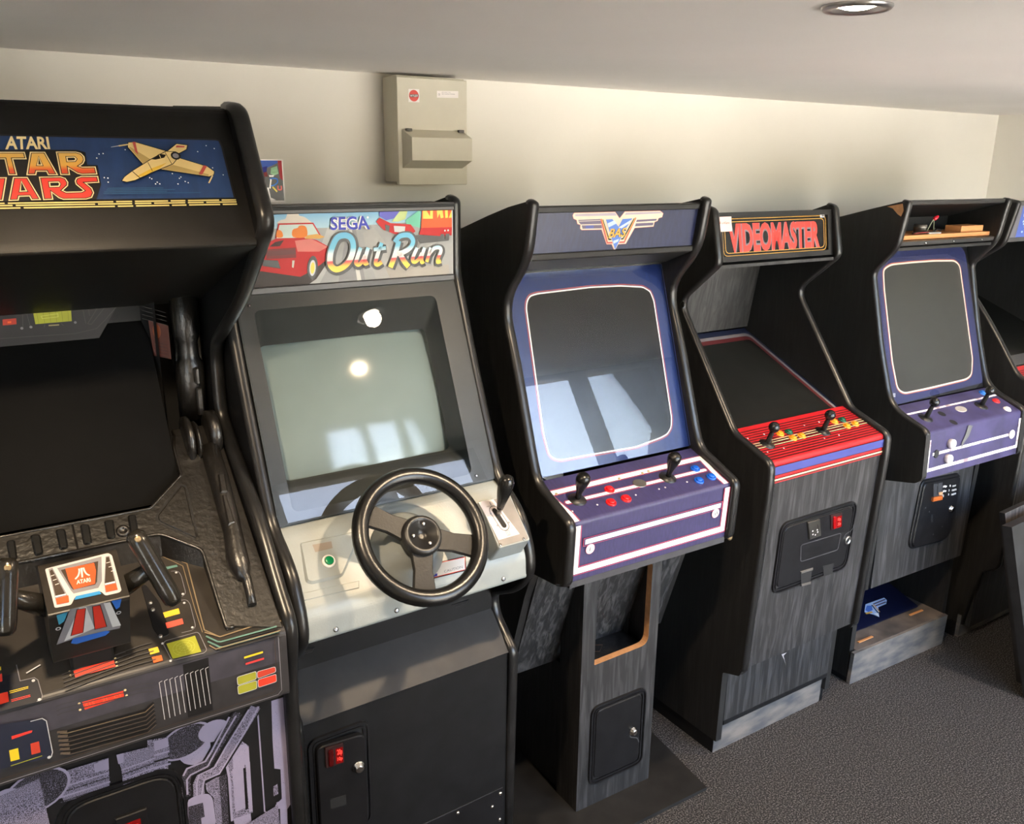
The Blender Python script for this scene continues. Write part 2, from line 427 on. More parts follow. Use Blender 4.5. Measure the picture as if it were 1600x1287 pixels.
for x0, x1, z0, z1 in [(-2.4, -2.1, 0, CEIL), (-2.1, -.8, 2.125, CEIL), (-2.1, -.8, 0, .06), (-.8, 1.2, 0, CEIL), (1.2, 2.35, 2.125, CEIL), (2.35, 2.42, 0, CEIL), (2.42, 4.25, 2.125, CEIL), (4.25, 4.648, 0, CEIL), (1.2, 2.35, 0, .06), (2.42, 4.25, 0, .06)]:
    g.box(x0, x1, FRONT - .12, FRONT, z0, z1, 0)
structure('wall_front', g, WALLP)
FRAMEM = mat('window_frame_paint', (.07, .075, .08), .4)
PANE = glass_mat('window_pane_glass')
k = 1
for xa, xb, n in [(1.2, 2.35, 2), (2.42, 4.25, 3), (-2.1, -.8, 2)]:                     # two glazed sets mirrored in the screens; left pair added to brighten the ceiling
    w = (xb - xa) / n
    for i in range(n):
        x0, x1 = xa + i * w, xa + (i + 1) * w
        g = G()
        for b in [(x0, x0 + .05, .06, 2.125), (x1 - .05, x1, .06, 2.125), (x0 + .05, x1 - .05, .06, .16), (x0 + .05, x1 - .05, 2.095, 2.125)]:
            g.box(b[0], b[1], FRONT - .09, FRONT - .03, b[2], b[3], 0)
        f = structure('door_%d' % k, g, FRAMEM); k += 1
        p = G().box(x0 + .05, x1 - .05, FRONT - .066, FRONT - .06, .16, 2.095, 0).build('pane', None, 'room', PANE); p.parent = f
# the yard outside the doors
yard = structure('ground', G().box(-12, 24, -22, FRONT - .12, -.15, -.03, 0), mat('pale_paving', (.31, .295, .27), .9, scale=3, bump=.2))
g = G(); g.box(10.7, 16.1, -9.5, -6.6, -.03, 2.6, 0)
g.add([(10.5, -9.8, 2.6), (10.5, -6.3, 2.6), (16.3, -9.8, 2.6), (16.3, -6.3, 2.6), (10.5, -8.05, 4.3), (16.3, -8.05, 4.3)], [(0, 1, 4), (2, 5, 3), (0, 4, 5, 2), (1, 3, 5, 4), (0, 2, 3, 1)], 1)
tag(g.build('house', None, 'room', [mat('white_render', (.78, .78, .76), .9), mat('roof_tiles', (.10, .09, .085), .8, bump=.4, bscale=30)]), 'white rendered house with a dark pitched roof across the yard', 'house')
random.seed(3)
g = G(); g.tube([(1.0, -6, -.03), (1.05, -6, 1.2), (1.1, -6, 2.2)], [.12, .09, .05], 0)
for _ in range(420):
    a, e, r = random.uniform(0, 2 * PI), random.uniform(-.6, 1.2), random.uniform(.3, 1.15)
    c = Vector((1.1 + r * math.cos(a) * math.cos(e), -6 + r * math.sin(a) * math.cos(e), 2.3 + r * math.sin(e)))
    u = Vector((random.uniform(-1, 1), random.uniform(-1, 1), random.uniform(-1, 1))).normalized() * .14; v = u.orthogonal().normalized() * .06
    g.add([c - u, c + v, c + u, c - v], [(0, 1, 2, 3)], 1)
tag(g.build('tree', None, 'room', [mat('bark', (.09, .07, .05), .9), mat('leaf', (.10, .14, .04), .6)]), 'small leafy tree in the yard outside the glazed doors', 'tree')

# ceiling downlights (warm lamps)
LAMP = mat('lamp_lens', (1, .86, .66), .4, emit=26., var=.01)
RINGM = mat('brushed_nickel', (.55, .53, .52), .32, 1.0, var=.06)
SPOTS = [(1.327, 1.008, 'round recessed ceiling downlight lit over the front of the machines'),
         (.15, 1.01, 'round recessed downlight in the ceiling at the left, over the yoke machine'),
         (2.80, .92, 'round recessed downlight in the ceiling at the right end of the row')]
SPOT_W = 46
for x, y, lab in SPOTS:
    t = bpy.data.objects.new('ceiling_light', None); COL.objects.link(t); t.location = (x, y, CEIL); t['label'] = lab; t['category'] = 'light'; t['group'] = 'recessed ceiling downlights'
    a = G().lathe((0, 0, 0), (0, 0, -1), [(.056, -.004), (.057, .003), (.053, .0075), (.040, .006), (.034, -.012), (.034, -.016)], 0, 40).build('bezel', None, 'room', RINGM); a.parent = t
    b = G().lathe((0, 0, 0), (0, 0, -1), [(.034, -.010), (.031, .0005), (.020, .0045), (.004, .006)], 0, 32).build('lamp_lens', None, 'room', LAMP); b.parent = t
    l = bpy.data.lights.new('downlight', 'SPOT'); l.energy = SPOT_W; l.color = (1, .76, .50); l.spot_size = math.radians(150); l.spot_blend = .9; l.shadow_soft_size = .03
    o = bpy.data.objects.new('downlight', l); COL.objects.link(o); o.location = (0, 0, -.02); o.parent = t
    for q in (a, b): q.location = (0, 0, 0)

# fuse box on the wall
BOXM = mat('cream_enclosure', (.60, .565, .455), .45, var=.02, bump=.03)
t = bpy.data.objects.new('fuse_box', None); COL.objects.link(t); t['label'] = 'cream metal fuse box high on the back wall'; t['category'] = 'fuse box'
BF = PN['box_front']
def room_part(g, name, m, par, label=None):
    o = g.build(name, par, 'room', m, label); return o
room_part(G().box(1.206, 1.440, 2.505, 2.5995, 1.834, 2.142, 0, .002), 'enclosure', BOXM, t)
room_part(G().pp(BF, rect(1.203, 1.443, .001, .312, .004), -.010, .004, 0, .0015), 'front_plate', BOXM, t)
cv = G(); zt, zm, zb, zl = 1.989, 1.965, 1.899, 1.875
V = [(1.216, 2.494, zt), (1.424, 2.494, zt), (1.436, 2.450, zm), (1.228, 2.450, zm), (1.436, 2.450, zb), (1.228, 2.450, zb), (1.424, 2.494, zl), (1.216, 2.494, zl)]
cv.add(V, [(0, 1, 2, 3), (3, 2, 4, 5), (5, 4, 6, 7), (0, 3, 5, 7), (1, 6, 4, 2), (0, 7, 6, 1)], 0)
cover = room_part(cv, 'cover', BOXM, t)
for x in (1.225, 1.405):
    room_part(G().box(x, x + .018, 2.476, 2.489, zt - .006, zt + .002, 0, .001), 'hinge', DGREY, t)
a = Art(BF, .0045); a.poly([(1.2412,0.0344),(1.2767,0.0335),(1.277,0.0706),(1.2402,0.0716)], WHITE)
e = [(1.2592,0.0364),(1.2584,0.069),(1.2424,0.0535),(1.2749,0.0523)]
c = ((e[2][0] + e[3][0]) / 2, (e[0][1] + e[1][1]) / 2); a.poly(ell(c, (e[3][0] - e[2][0]) / 2, (e[1][1] - e[0][1]) / 2, 28), RED)
a.poly([(1.2449,0.0495),(1.2733,0.0482),(1.2731,0.0559),(1.2448,0.0572)], INK)
a.text('WYLEX', [(1.2456,0.0504),(1.2725,0.0491),(1.2724,0.0553),(1.2455,0.0566)], WHITE, .02); a.build('round_sticker', t, 'room', 'white sticker with a red disc')
a = Art(BF, .0045); a.poly([(1.3371,0.035),(1.412,0.0326),(1.4118,0.0527),(1.3368,0.0549)], WHITE)
a.text('CE', [(1.3413,0.0429),(1.3478,0.0426),(1.3478,0.0477),(1.3413,0.048)], DGREY)
a.text('18 WAY CU', [(1.3541,0.0372),(1.3843,0.0361),(1.3843,0.0388),(1.354,0.0399)], GREY); a.text('SEE INSTRUCTIONS', [(1.354,0.042),(1.399,0.0408),(1.399,0.0436),(1.354,0.0447)], GREY)
a.build('paper_label', t, 'room', 'small white printed label')
for q in [o for o in t.children]: q.location = (0, 0, 0)

# ================================================================ helpers shared by the cabinets
def sides(cab, root, prof, xl, xr, th, board, trim_i, r, back=2.42, name='side_panel', bz=None):
    """two side boards with plastic edging round their front edge; prof runs front top to front bottom"""
    fp = rounded(prof, r, 5, closed=False)
    for x0 in (xl, xr - th):
        o = G().prism_x(fp + [(back, fp[-1][1]), (back, bz or fp[0][1] - .02)], x0, x0 + th, 0).build(name, root, cab, board)
        i0, i1 = trim_i if trim_i else (0, len(fp))
        G().trim(fp[i0:i1], x0, x0 + th, 0).build('edge_trim', o, cab, TRIM)
def bolt(P, uv, root, cab, r=.006, m=None, off=.0, name='bolt', h=.004):
    return G().lathe(P.p(uv[0], uv[1], off), P.N, [(r, -.001), (r, .001), (r * .85, h * .75), (r * .45, h)], 0, 12).build(name, root, cab, m or CHROME)
def button(P, uv, root, cab, m, r=.0145, off=0):
    c = P.p(uv[0], uv[1], off)
    o = G().lathe(c, P.N, [(r, -.002), (r, .002), (r * .93, .0045), (r * .72, .005), (r * .72, .004)], 0, 24).build('button', root, cab, m)
    G().lathe(c, P.N, [(r * .66, .001), (r * .66, .0075), (r * .58, .009), (r * .2, .0085)], 0, 24).build('plunger', o, cab, m)
    return o
def joystick(P, uv, root, cab, kind, tip=None, off=0, hgt=.075):
    c = P.p(uv[0], uv[1], off); ax = (Vector(tip) - c).normalized() if tip else P.N; L = (Vector(tip) - c).length if tip else hgt
    if kind == 'bat':
        o = G().lathe(c, ax, [(.0065, -.01), (.0075, L * .25), (.0100, L * .45), (.0145, L * .66), (.0185, L * .90), (.0192, L), (.0175, L * 1.12), (.012, L * 1.21), (.004, L * 1.24)], 0, 20).build('joystick', root, cab, RUBBER)
    else:
        o = G().lathe(c, ax, [(.0085, -.01), (.0080, L * .4), (.0065, L * .82), (.0060, L)], 0, 16).build('joystick', root, cab, PLASTIC)
        G().lathe(Vector(c) + ax * L, ax, [(.017 * math.sin(PI * k / 12), -.017 * math.cos(PI * k / 12)) for k in range(13)], 0, 20).build('ball_top', o, cab, mat('gloss_black_ball', (.012, .012, .012), .12))
    G().lathe(c, P.N, [(.025, -.001), (.025, .0015), (.012, .004), (.009, .006)], 0, 24).build('dust_washer', o, cab, mat('washer_black', (.010, .010, .010), .4))
    return o
def coin_door(P, u0, u1, v0, v1, root, cab, r=.022, hinge=0., frame=True):
    """pressed steel door with a raised rolled frame; returns the door and the plane of its face"""
    if frame:
        fr = G()
        fr.ring(P, rect(u0, u1, v0, v1), inset(rect(u0, u1, v0, v1, r, 6), .016), -.002, .002, 0) if False else None
        o = rect(u0, u1, v0, v1, r * 1.3, 6)
        for k_, (da, db, h) in enumerate([(0, .006, .006), (.006, .011, .003), (.011, .016, .005)]):
            A, B = inset(o, da), inset(o, db); n = len(A)
            V = [P.p(*q, 0) for q in A] + [P.p(*q, h) for q in inset(A, .001)] + [P.p(*q, h) for q in B] + [P.p(*q, 0) for q in B]
            for j in range(3): fr.add(V, [(j * n + i, j * n + (i + 1) % n, (j + 1) * n + (i + 1) % n, (j + 1) * n + i) for i in range(n)], 0)
        frame_o = fr.build('coin_door_frame', root, cab, METALB)
        if hinge:
            G().flat(P, inset(o, .014), .0007, 0).build('door_opening', root, cab, MATTE)
    a = math.radians(hinge)
    i = .018 if frame else 0
    Q = Panel(None, P.p(u0 + i, 0, .0005), P.U * math.cos(a) + P.N * math.sin(a), P.V) if hinge else Panel(None, P.p(u0 + i, 0, 0), P.U, P.V)
    w = u1 - u0 - 2 * i
    d = G().pp(Q, rect(0, w, v0 + i, v1 - i, r, 6), -.001 if not hinge else -.0, .006 if not hinge else .014, 0, .0025).build('coin_door', root, cab, METALB)
    F = Panel(None, Q.p(0, 0, .006 if not hinge else .014), Q.U, Q.V)
    return d, F, w
def lock(P, uv, par, cab, off=0, r=.011):
    o = G().lathe(P.p(uv[0], uv[1], off), P.N, [(r * 1.35, -.001), (r * 1.3, .003), (r, .004), (r * .92, .011), (r * .6, .012)], 0, 20).build('lock', par, cab, CHROME)
    return o
def cabinet_glass(P, u0, u1, v0, v1, off, root, cab, tint=(1, 1, 1)):
    return G().pp(P, rect(u0, u1, v0, v1), off - .003, off, 0).build('glass', root, cab, glass_mat('cabinet_glass') if 'cabinet_glass' not in MATS else MATS['cabinet_glass'])
# ================================================================ driving cabinet with the steering wheel
C = 'or'
root = thing('arcade_cabinet', 'driving game cabinet with a grey dashboard, black steering wheel and gear lever', 'arcade machine', C, 'arcade machines along the back wall')
prof = [(1.915, 1.813), (1.888, 1.807), (1.889, 1.63), (1.873, 1.585), (1.809, 1.417), (1.742, 1.262), (1.692, 1.149), (1.623, 1.108), (1.585, 1.075), (1.549, 1.003), (1.545, .945), (1.60, .88), (1.711, .823), (1.697, .768), (1.615, .701), (1.622, .40), (1.632, .0)]
sides(C, root, prof, .534, 1.13, .024, BLACK, None, [0, .012, .06, .05, .1, .1, .04, .04, .04, .05, .05, .06, .03, .03, .015, .02, 0], bz=1.70)
xl, xr = .558, 1.106
G().box(xl, xr, 1.872, 1.99, 1.792, 1.800, 0, .001).build('top_panel', root, C, BLACK)
G().box(xl, xr, 2.395, 2.415, .02, 1.69, 0).build('back_panel', root, C, BLACK)
P = PN['or_marq']
fr = G(); fr.pp(P, rect(xl, xr, -.008, .011), -.01, .006, 0, .002); fr.pp(P, rect(xl, xr, .166, .181), -.01, .006, 0, .002)
fr.build('marquee_frame', root, C, mat('frame_grey', (.05, .05, .052), .4))
G().pp(P, rect(xl, xr, .008, .172), -.012, -.001, 0).build('marquee_panel', root, C, pr('road_print', 176, 176, 174, .4, spec=.2))
u0, u1 = xl + .002, xr - .002
a = Art(P, -.001)
SKYR = ramp_z('marquee_sky_print', [(1.74, srgb(176, 208, 214)), (1.79, srgb(70, 150, 196))], .4)
h = [(0.6659,0.0052),(1.0185,0.0075),(0.9071,0.0397),(0.7795,0.0434),(0.6607,0.0396)]
a.poly([(u0, h[0][1]), (u1, h[1][1]), (u1, h[2][1] - .006), (h[2][0], h[2][1]), (h[3][0], h[3][1]), (u0, h[4][1])], SKYR)
a.poly([(u0, h[4][1]), (h[3][0], h[3][1]), (h[2][0], h[2][1]), (u1, h[2][1] - .006), (u1, .166), (u0, .166)], pr('tarmac_print', 158, 158, 156, .4, spec=.2))
PEACH = pr('cloud_print', 214, 204, 190, .4, spec=.2); a.poly(smooth_pts([(0.6657,0.0325),(0.6723,0.024),(0.6831,0.0214),(0.6873,0.0128),(0.6901,0.0065),(0.7117,0.0062),(0.715,0.015),(0.7266,0.0182),(0.7387,0.0273),(0.7462,0.0364),(0.7098,0.0397)], 3, True), PEACH)
a.poly([(0.7795,0.0434),(0.8158,0.037),(0.832,0.0451),(0.7538,0.1682),(0.7247,0.1678)], pr('road_light_print', 178, 178, 175, .4, spec=.2))
a.poly([(0.8252,0.0494),(0.8486,0.0502),(0.868,0.1696),(0.8,0.1682)], pr('road_dark_print', 138, 138, 138, .4, spec=.2))
a.poly([(0.8318,0.0496),(0.8385,0.0498),(0.8578,0.1658),(0.8474,0.1667)], pr('lane_print', 200, 198, 192, .4, spec=.2))
a.poly([(0.8653,0.0569),(0.8931,0.0455),(0.9335,0.0971),(0.946,0.1618),(0.896,0.1682),(0.8708,0.0911)], pr('verge_print', 166, 164, 160, .4, spec=.2))
a.poly([(0.9181,0.1376),(1.0923,0.1424),(1.096,0.1644),(1.0573,0.1704),(0.9315,0.1657)], pr('kerb_print', 164, 158, 148, .4, spec=.2))
BRN = pr('shadow_print', 58, 48, 44, .4, spec=.2)
a.poly([(u0, .168), (u0, .128)] + [(0.6155,0.1294),(0.7054,0.1166),(0.7827,0.1116),(0.7688,0.1292),(0.7479,0.1555),(0.7246,0.1693)], BRN)
CARR = pr('car_red_print', 190, 26, 28, .4, spec=.2); CARL = pr('car_highlight_print', 214, 120, 110, .4, spec=.2)
a.poly([(u0, .098)] + [(0.6436,0.0694),(0.6623,0.0614),(0.7149,0.059),(0.7524,0.0694),(0.7839,0.0873),(0.7829,0.1086),(0.7593,0.1241),(0.7261,0.142),(0.7098,0.1486),(0.6125,0.1292)] + [(u0, .133)], CARR)
a.poly([(0.7019,0.0689),(0.7398,0.0659),(0.7775,0.0855),(0.7575,0.0952),(0.7067,0.0928)], CARL)
a.poly([(0.6572,0.07),(0.6773,0.0664),(0.6673,0.0792),(0.6429,0.0796)], pr('bonnet_vent_print', 76, 40, 40, .4, spec=.2))
a.poly([(0.635,0.0851),(0.7026,0.0837),(0.7028,0.106),(0.6352,0.1055)], pr('grille_print', 120, 44, 44, .4, spec=.2))
for k in range(4): a.line([(lambda A, B: (A[0], A[1] + k * .0026))(*[(0.6377,0.0902),(0.7023,0.089)]), (lambda A, B: (B[0], B[1] + k * .0026))(*[(0.6377,0.0902),(0.7023,0.089)])], .0008, INK)
a.poly([(0.6291,0.1067),(0.6607,0.1098),(0.6657,0.1279),(0.6252,0.1197)], INK)
a.poly([(0.6931,0.1115),(0.6987,0.1118),(0.6953,0.1281),(0.6916,0.1264)], PEACH)
a.poly([(0.6678,0.0326),(0.7454,0.0334),(0.7623,0.0638),(0.6592,0.0619)], pr('windscreen_print', 200, 214, 206, .4, spec=.2))
a.line([(0.6592,0.0619),(0.6678,0.032),(0.7454,0.0325),(0.7639,0.0647)], .003, CARR)
SEAT = pr('seat_print', 232, 128, 40, .4, spec=.2)
a.poly(smooth_pts([(0.6977,0.0604),(0.6977,0.0452),(0.7097,0.0412),(0.7131,0.0369),(0.7256,0.0372),(0.7308,0.0448),(0.7307,0.0581),(0.721,0.0631)], 3, True), SEAT)
a.poly(smooth_pts([(0.6612,0.0599),(0.6613,0.0483),(0.667,0.0442),(0.6738,0.0487),(0.6746,0.0596)], 3, True), SEAT)
a.poly([(0.7307,0.0581),(0.7547,0.056),(0.772,0.0632),(0.759,0.0666),(0.724,0.0653)], pr('dash_print', 214, 160, 80, .4, spec=.2))
w = [(0.7404,0.1034),(0.7375,0.1579),(0.7268,0.1299),(0.7518,0.1313)]; c = ((w[2][0] + w[3][0]) / 2, (w[0][1] + w[1][1]) / 2)
a.poly(ell(c, (w[3][0] - w[2][0]) / 2, (w[1][1] - w[0][1]) / 2, 20, .12), INK); a.poly(ell(c, (w[3][0] - w[2][0]) * .3, (w[1][1] - w[0][1]) * .33, 18, .12), LGREY); a.poly(ell(c, (w[3][0] - w[2][0]) * .2, (w[1][1] - w[0][1]) * .24, 18, .12), YELLOW)
a.poly([(0.7845,0.0752),(0.788,0.0693),(0.7911,0.0724),(0.784,0.0843)], INK)
# the vehicles ahead: dark racer, green and violet roadside, red lorry with yellow letters
a.poly([(0.9082,0.0064),(0.9715,0.0065),(0.9532,0.0254),(0.9248,0.0309),(0.9077,0.0212)], pr('violet_print', 100, 100, 190, .4, spec=.2))
a.poly([(0.9745,0.0323),(1.0149,0.008),(1.0141,0.0509),(0.9779,0.0418)], pr('green_print', 110, 190, 160, .4, spec=.2))
a.poly([(0.9607,0.01),(0.9822,0.0067),(0.9745,0.0291),(0.9565,0.0349),(0.9388,0.0344)], pr('pale_green_print', 190, 206, 140, .4, spec=.2))
a.poly([(0.8987,0.0333),(0.9076,0.0243),(0.9352,0.0374),(0.9887,0.0421),(1.0011,0.0584),(0.9882,0.0675),(0.9451,0.0628),(0.9172,0.0525)], CARR)
a.poly([(0.9438,0.0439),(0.9741,0.0464),(0.972,0.0606),(0.9452,0.0581)], LGREY); a.poly([(0.9211,0.0401),(0.9332,0.0436),(0.9311,0.0576),(0.9224,0.0542)], INK)
a.poly([(0.9991,0.0679),(1.0661,0.0671),(1.0889,0.0843),(1.0134,0.0878)], INK)
a.poly([(1.0193,0.0081),(1.101,0.0075),(1.1014,0.0586),(1.0158,0.0564)], pr('lorry_orange_print', 232, 92, 40, .4, spec=.2))
a.poly([(1.0159,0.0509),(1.1014,0.052),(1.1005,0.0717),(1.0661,0.072),(1.0101,0.0667)], CARR)
for q in ([(1.0214,0.0107),(1.0314,0.0109),(1.0404,0.0245),(1.0414,0.0105),(1.0488,0.0106),(1.0485,0.0304),(1.0403,0.0302),(1.0211,0.0297)], [(1.0593,0.0105),(1.0668,0.0107),(1.0751,0.0099),(1.0779,0.0286),(1.0703,0.0301),(1.0667,0.0187),(1.0609,0.0295)], [(1.0819,0.0101),(1.0895,0.0096),(1.0905,0.029),(1.0828,0.0297)], [(1.0924,0.0297),(1.1009,0.0104),(1.1008,0.0292)]): a.poly(q, YELLOW)
for q in ((1480, 565), (1503, 563)): pass
a.dots([(1.0814,0.0595),(1.0902,0.0592)], .0022, LGREY)
a.poly([(1.0692,0.0673),(1.0794,0.0676),(1.0774,0.0839),(1.0679,0.0835)], INK); a.poly([(1.0833,0.0671),(1.0948,0.0675),(1.092,0.0838),(1.082,0.0841)], INK)
q = [(0.7871,0.02),(0.8786,0.0189),(0.8826,0.0501),(0.7844,0.0487)]
a.text('SEGA', q, WHITE, .075); a.text('SEGA', q, pr('maker_blue_print', 58, 66, 176, .4, spec=.2), .022); a.dots([(0.8774,0.0229)], .0026, WHITE, 12)
TITLE = ramp_z('title_print', [(1.640, srgb(244, 206, 40)), (1.664, srgb(240, 196, 40)), (1.673, srgb(214, 66, 40)), (1.6765, srgb(206, 56, 60)), (1.678, srgb(232, 200, 196)), (1.690, srgb(226, 226, 222)), (1.705, srgb(90, 178, 206)), (1.74, srgb(70, 166, 206))], .4)
SEGS = [(smooth_pts([(0.8013,0.0653),(0.822,0.0615),(0.836,0.0712),(0.8385,0.0928),(0.829,0.1171),(0.8133,0.1317),(0.7947,0.1369),(0.782,0.1269),(0.7812,0.1085),(0.7872,0.0874)], 4, True), True, .0135),
        (smooth_pts([(0.8572,0.0905),(0.8489,0.1103),(0.8443,0.1241),(0.8506,0.1291),(0.8601,0.1218),(0.8678,0.1082)], 4), False, .0095), (smooth_pts([(0.876,0.0914),(0.8683,0.1129),(0.8668,0.1269),(0.8748,0.1257)], 4), False, .0095),
        (smooth_pts([(0.911,0.0819),(0.8997,0.1081),(0.8938,0.1268),(0.8989,0.1318),(0.9096,0.126)], 4), False, .0095), ([(0.8896,0.0967),(0.9212,0.094)], False, .0085),
        (smooth_pts([(0.9554,0.079),(0.9476,0.1041),(0.9399,0.1228),(0.9316,0.14)], 4), False, .0125), (smooth_pts([(0.9446,0.0817),(0.9592,0.0681),(0.9827,0.0673),(0.9934,0.0805),(0.9857,0.0962),(0.9655,0.1065),(0.951,0.109)], 4), False, .0115), (smooth_pts([(0.9582,0.1094),(0.9686,0.1276),(0.98,0.1411)], 4), False, .0125),
        (smooth_pts([(1.004,0.097),(0.9945,0.1144),(0.9913,0.1271),(0.9978,0.1307),(1.0091,0.1232),(1.0167,0.1106)], 4), False, .0090), (smooth_pts([(1.0244,0.0979),(1.0174,0.1155),(1.0156,0.1317),(1.022,0.1304)], 4), False, .0090),
        (smooth_pts([(1.0412,0.0987),(1.0353,0.1164),(1.0294,0.1324)], 4), False, .0090), (smooth_pts([(1.0372,0.1132),(1.0506,0.1007),(1.0658,0.0998),(1.0695,0.1081),(1.0625,0.1226),(1.0597,0.134),(1.0692,0.1329)], 4), False, .0090)]
o1 = a.off(); mi = a.mi(INK)
for q, cl, w in SEGS: a.g.stroke(P, [(u + .0016, v + .0020) for u, v in q], w + .0105, o1, mi, cl)
o1 = a.off(); mi = a.mi(TITLE)
for q, cl, w in SEGS: a.g.stroke(P, q, w, o1, mi, cl)
a.build('marquee_artwork', root, C)
# screen surround, tube
P = PN['or_bezel']; T = PN['or_tube']
GREYP = mat('grey_surround', (.032, .036, .0355), .42, var=.06, bump=.05)
um = .8195
hole = rect(.594, 1.046, .036, .482, .018, 8)
sur = G(); sur.ring(P, rect(xl, xr, 0, P.L), hole, -.004, 0, 0)
inner = rect(.606, 1.032, .100, .416, .016, 8)
inner = [(um + (u - um) * (1 - .010 * ((v - .258) / .158) ** 2), .258 + (v - .258) * (1 - .030 * ((u - um) / .213) ** 2)) for u, v in inner]
n = len(hole); V = [P.p(u, v, 0) for u, v in hole] + [P.p(u, v, -.058) for u, v in inner]
sur.add(V, [(i, (i + 1) % n, (i + 1) % n + n, i + n) for i in range(n)], 0)
sur.build('screen_surround', root, C, GREYP)
tb = G(); NU, NV = 18, 14
u0, u1, v0, v1 = .594, 1.044, .088, .428
V = []
for j in range(NV + 1):
    for i in range(NU + 1):
        s_, t_ = 2 * i / NU - 1, 2 * j / NV - 1
        V.append(T.p((u0 + u1) / 2 + (u1 - u0) / 2 * s_, (v0 + v1) / 2 + (v1 - v0) / 2 * t_, .010 - .018 * s_ * s_ - .013 * t_ * t_))
tb.add(V, [(j * (NU + 1) + i, j * (NU + 1) + i + 1, (j + 1) * (NU + 1) + i + 1, (j + 1) * (NU + 1) + i) for j in range(NV) for i in range(NU)], 0, True)
tb.build('picture_tube', root, C, mat('tube_glass', (.205, .262, .256), .10, var=.02, coat=.0))
for uv in [(0.5874,0.0248),(1.055,0.489)]: bolt(P, uv, root, C, .004)
cabinet_glass(P, xl + .002, xr - .002, .004, P.L - .004, .006, root, C)
# dashboard
DASH = mat('grey_dash_plastic', (.275, .297, .286), .33, var=.03, bump=.10, bscale=260)
P = PN['or_slope']; L = PN['or_lip']
dp = rounded([(1.70, 1.146), (1.675, 1.136), (1.556, 1.010), (1.549, .990), (1.547, .940), (1.56, .932)], [0, .012, .012, .012, .006, 0], 4, closed=False)
G().sheet_x(dp, xl, xr, 0, .012).build('dashboard', root, C, DASH)
# raised hexagonal pad left with start button
pad = [(0.5865,0.0427),(0.7174,0.0558),(0.7123,0.0703),(0.644,0.1378),(0.5876,0.1349),(0.5754,0.1253)]; pad = [(0.5883,0.0409),(0.7223,0.0457),(0.712,0.0747),(0.6562,0.139),(0.5867,0.1376),(0.5764,0.1297)]
G().pp(P, rounded(pad, .008, 3), -.002, .007, 0, .005).build('button_pad', root, C, DASH)
G().pp(P, [(0.5557,0.1497),(0.6882,0.1564),(0.6826,0.1721),(0.552,0.1664)], -.002, .002, 0, .0015).build('dash_rib', root, C, DASH)
a = Art(P, .0072); a.poly([(0.6142,0.055),(0.6565,0.0574),(0.6542,0.0732),(0.6151,0.0727)], pr('aluminium_label', 132, 122, 112)); a.build('instruction_label', root, C, 'brushed metal label')
b = button(P, (0.636,0.0999), root, C, WHITE, .0145, .007); b['label'] = 'green start button in a white collar'
b.children[0].data = b.children[0].data.copy(); b.children[0].data.materials[0] = GREEN
for uv in [(0.6813,0.0219)]: bolt(P, uv, root, C, .0075)
G().pp(P, ell((0.9878,0.023), .012, .010, 16), -.001, .0015, 0).build('recess_cap', root, C, DGREY)
for uv in [(0.618,0.0492),(0.7596,0.0477),(1.0394,0.0489)]: bolt(L, uv, root, C, .0065)
# maker's card under the wheel
a = Art(P, .0008); cq = [(0.844,0.1612),(0.9508,0.1664),(0.9376,0.2001),(0.8383,0.197)]; a.poly(cq, INK)
ci = inset(cq, .002); a.poly(ci, RED); ci = inset(cq, .0035); a.poly(ci, WHITE)
a.poly([(0.8479,0.1654),(0.8754,0.1673),(0.8466,0.18)], pr('deep_blue_print', 60, 60, 170)); a.poly([(0.8459,0.1875),(0.8669,0.1878),(0.8644,0.1939),(0.8459,0.1933)], pr('deep_blue_print', 60, 60, 170))
a.text('CAUTION', [(0.8844,0.1857),(0.9324,0.1862),(0.9308,0.1923),(0.883,0.1912)], GREY); a.build('caution_card', root, C, 'white card with red and blue corners')
# gear lever block
GB = PN['or_gear']; su0, su1 = 1.006, 1.094
gb = G(); top = rect(su0, su1, .0, GB.L, .007, 3)
n = len(top)
V = [GB.p(u, v, 0) for u, v in inset(top, .0015)] + [GB.p(u, v, -.003) for u, v in top] + [GB.p(u + (.003 if u > 1.05 else -.003), v + (.006 if v > .06 else 0), -.057) for u, v in top]
gb.add(V, [(k * n + i, k * n + (i + 1) % n, (k + 1) * n + (i + 1) % n, (k + 1) * n + i) for i in range(n) for k in (0, 1)] + [tuple(range(n))], 0)
blk = gb.build('gear_lever_block', root, C, DASH)
G().pp(GB, rect(su0 + .004, su1 - .004, .006, GB.L - .004, .005, 3), 0, .0012, 0).build('gear_plate', blk, C, mat('grey_brown_plate', (.20, .18, .165), .4))
a = Art(GB, .0014); a.poly([(1.0037,0.0037),(1.0441,0.0055),(1.0721,0.1033),(1.0135,0.1043)], pr('pink_grey_print', 204, 192, 188))
sl = [(1.0311,0.0312),(1.0398,0.0295),(1.0479,0.0739),(1.0406,0.0784),(1.0348,0.0759)]; s0, s1 = [(1.0341,0.0333),(1.0421,0.0739)]
def pill(p, q, r): 
    d = (Vector(q) - Vector(p)).normalized(); n_ = Vector((-d.y, d.x)); out = []
    for k in range(9): t = PI * k / 8; out.append(tuple(Vector(q) + (n_ * math.cos(t) + d * math.sin(t)) * r))
    for k in range(9): t = PI * k / 8; out.append(tuple(Vector(p) + (-n_ * math.cos(t) - d * math.sin(t)) * r))
    return out
a.line(pill(s0, s1, .0125), .0017, DGREY, True)
for uv in [(1.0218,0.0384),(1.0257,0.0699),(1.0576,0.0697)]: a.dots([uv], .0028, GREY)
a.line([(1.0316,0.0101),(1.0312,0.0196)], .0028, GREY); a.line([(1.0394,0.0875),(1.0482,0.0883),(1.0475,0.0994),(1.0398,0.0997)], .0014, GREY, True); a.line([(1.0429,0.0898),(1.0437,0.099)], .0014, GREY)
